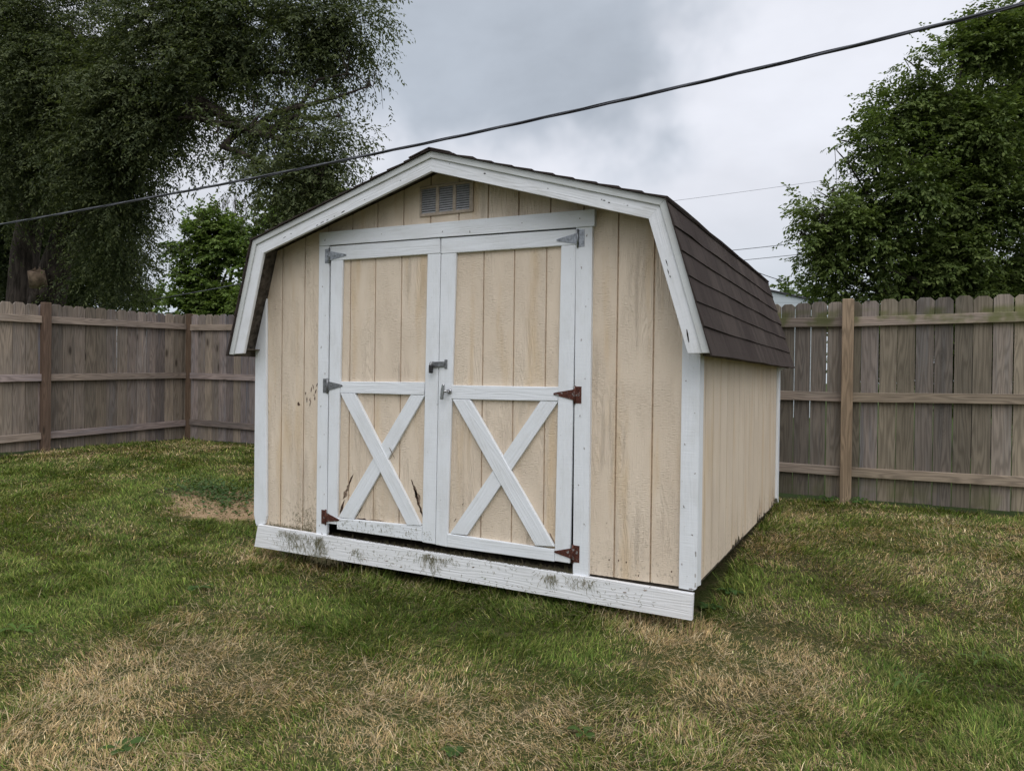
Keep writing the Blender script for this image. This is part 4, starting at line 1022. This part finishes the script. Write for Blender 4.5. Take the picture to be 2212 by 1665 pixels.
# cut grass stuck to the skirt board and heaped on the sill
def clippings():
    r = np.random.default_rng(33); Vs, Qs, Ts, Cs = [], [], [], []; off = 0
    def add(x, z, L, ang, y, col):
        nonlocal off
        n_ = len(x); d = np.stack([np.cos(ang), r.normal(0, .10, n_), np.sin(ang)], 1) * L[:, None]; s = np.stack([-np.sin(ang), np.zeros(n_), np.cos(ang)], 1) * .0009
        b = np.stack([x, y, z], 1); mid = b + d * .5 + np.stack([np.zeros(n_), np.full(n_, -.002), r.normal(0, .004, n_)], 1)
        V = np.stack([b - s, b + s, mid + s, mid - s, b + d], 1).reshape(-1, 3); i = np.arange(n_) * 5 + off
        Vs.append(V); Qs.append(np.stack([i, i + 1, i + 2, i + 3], 1)); Ts.append(np.stack([i + 3, i + 2, i + 4], 1)); Cs.append(np.repeat(col, 5, 0)); off += len(V)
    def cols(n_):
        k = r.uniform(0, 1, n_)[:, None]; return np.array([.110, .115, .055]) * k + np.array([.24, .195, .125]) * (1 - k)
    for cx_, w_, top, hgt, n_ in ((.45, .10, .35, .12, 200), (.62, .025, .345, .17, 190), (.66, .09, .22, .03, 120), (.33, .05, .355, .05, 60), (1.50, .03, .335, .09, 80), (1.55, .10, .33, .03, 60), (2.30, .03, .32, .06, 60), (2.5, .05, .32, .04, 50), (.94, .04, .30, .06, 40)):
        x = r.normal(cx_, w_, n_); z = top - np.abs(r.normal(0, hgt * .6, n_)); z = np.maximum(z, .20); x = x + (top - z) * r.normal(.1, .15, n_)
        add(x, z, r.uniform(.02, .06, n_), r.normal(-1.5, .5, n_), np.full(n_, -.0425) + r.uniform(-.006, .0, n_), cols(n_))
    n_ = 330; x = r.uniform(.15, 2.9, n_); z = .345 - .008 * x - r.uniform(0, .14, n_) ** 1.0; add(x, z, r.uniform(.008, .028, n_), r.uniform(-3.1, 3.1, n_), np.full(n_, -.0418), cols(n_))
    n_ = 1300; x = r.uniform(.64, 2.45, n_); z = .340 - .008 * x + np.abs(r.normal(0, .008, n_)); add(x, z, r.uniform(.015, .05, n_), r.uniform(-.9, 4.0, n_), r.uniform(-.036, -.004, n_), cols(n_) * .55)
    n_ = 240; x = r.normal(.47, .07, n_); z = .36 + np.abs(r.normal(0, .09, n_)); add(x, z, r.uniform(.01, .03, n_), r.normal(-1.5, .7, n_), np.full(n_, -.0025), cols(n_) * .8)
    n_ = 260; x = r.uniform(.12, .58, n_); z = .365 + np.abs(r.normal(0, .012, n_)); add(x, z, r.uniform(.01, .03, n_), r.normal(-1.5, .9, n_), np.full(n_, -.006), cols(n_) * .8)
    n_ = 140; x = r.uniform(.75, 1.5, n_); z = r.uniform(.41, .48, n_); add(x, z, r.uniform(.008, .02, n_), r.normal(-1.2, .8, n_), np.full(n_, -.028), cols(n_))
    o = npmesh('grass_clippings', np.concatenate(Vs), np.concatenate(Qs), np.concatenate(Cs), GRASSM, None, np.concatenate(Ts))
    tag(o, 'dried cut grass clinging to the white skirt board below the shed doors', 'clippings', kind='stuff')
clippings()

# broad-leaved weeds in the lawn
def weed(u, v, lab, k, L, wd, seed, upl=.45, col=(.065, .115, .028)):
    r = np.random.default_rng(seed); p = pix_ground(u, v); Vs = []; Cs = []; Qs = []
    for i in range(k):
        az = 2 * math.pi * i / k + r.uniform(-.4, .4); l_ = L * r.uniform(.6, 1.1); d = np.array([math.cos(az), math.sin(az), 0]); s = np.array([-d[1], d[0], 0]); n0 = len(Vs)
        up = r.uniform(.5, 1.2) * upl
        for t, wv in ((0, .12), (.3, .45), (.55, .85), (.75, 1.0), (.92, .6), (1.0, .06)):
            c = d * l_ * t + np.array([0, 0, .012 + l_ * (up * t * 1.6 - up * t * t * 1.3)]); wj = wv * r.uniform(.8, 1.15)
            Vs += [c - s * wd * wj / 2 + np.array([0, 0, .10 * wd * wj]), c + s * wd * wj / 2 + np.array([0, 0, .10 * wd * wj])]; Cs += [np.array(col) * r.uniform(.8, 1.25)] * 2
        for j in range(5): a = n0 + 2 * j; Qs.append([a, a + 1, a + 3, a + 2])
    o = npmesh('broadleaf_weed', np.array(Vs), np.array(Qs), np.array(Cs), LEAF, None); o.location = p
    tag(o, lab, 'weed', 'broad leaved weeds in the lawn'); return o
weed(38, 1368, 'bright green weed leaves in the lawn at the left edge, level with the shed skirt', 6, .12, .028, 1, .5, (.085, .14, .03))
weed(265, 1622, 'low dandelion rosette in the dry grass near the bottom left corner', 8, .075, .03, 2, .35, (.055, .095, .025))
weed(1262, 1592, 'small light green dandelion clump in dry grass below the shed skirt', 7, .07, .026, 3, .5, (.055, .095, .025))
weed(1965, 1500, 'tall thin weed blades at the right in front of the fence post', 6, .12, .016, 4, .9, (.085, .13, .035))
weed(2120, 1440, 'thin upright weed near the right edge of the lawn', 6, .13, .014, 5, 1.0, (.085, .13, .035))
weed(1580, 1285, 'dark green weed beside the shed front right corner', 7, .10, .035, 6, .5, (.055, .105, .03))
weed(430, 1275, 'dark weed leaves amid the grass left of the skirt board', 7, .08, .03, 7, .4, (.06, .11, .03))
weed(1530, 1318, 'dark leafy weed tucked under the right end of the skirt board', 7, .08, .035, 8, .7, (.05, .095, .028))
weed(980, 1632, 'small clump of clover leaves near the bottom edge centre', 9, .05, .024, 9, .5, (.05, .09, .025))
weed(1655, 1010, 'young weed at the shed rear corner', 5, .06, .02, 10, .6, (.05, .09, .03)).location = (3.25, 3.0, float(gz(3.25, 3.0)))
weed(1805, 1070, 'leafy weed at the foot of the fence post right of the shed', 9, .12, .035, 11, 1.1, (.06, .11, .03)).location = (3.50, 3.76, float(gz(3.5, 3.76)))
weed(1860, 1070, 'weed leaves on the right side of the back fence post', 8, .11, .04, 12, 1.0, (.06, .115, .03)).location = (3.76, 3.78, float(gz(3.76, 3.78)))

def clover():
    r = np.random.default_rng(52); n_ = 1500
    x = r.normal(-1.75, .38, n_); y = r.normal(1.20, .16, n_) - .25 * (x + 1.75); ok = (x < -.1) & (y < 2.4); x, y = x[ok], y[ok]; n_ = len(x)
    z = gz(x, y) + r.uniform(.008, .045, n_); c = np.stack([x, y, z], 1); az = r.uniform(0, 6.28, n_); l_ = r.uniform(.018, .036, n_)
    d = np.stack([np.cos(az), np.sin(az), r.normal(0, .35, n_)], 1) * l_[:, None]; s = np.stack([-np.sin(az), np.cos(az), r.normal(0, .35, n_)], 1) * (l_ * .5)[:, None]
    V = np.stack([c - d * .5, c + s, c + d * .5, c - s], 1).reshape(-1, 3)
    k = r.uniform(0, 1, n_)[:, None]; col = np.array([.050, .090, .032]) * k + np.array([.10, .155, .055]) * (1 - k)
    tag(npmesh('clover', V, np.arange(n_ * 4).reshape(-1, 4), np.repeat(col, 4, 0), LEAF), 'dark creeping ground cover edging the bare straw patch left of the shed', 'ground cover', kind='stuff')
clover()
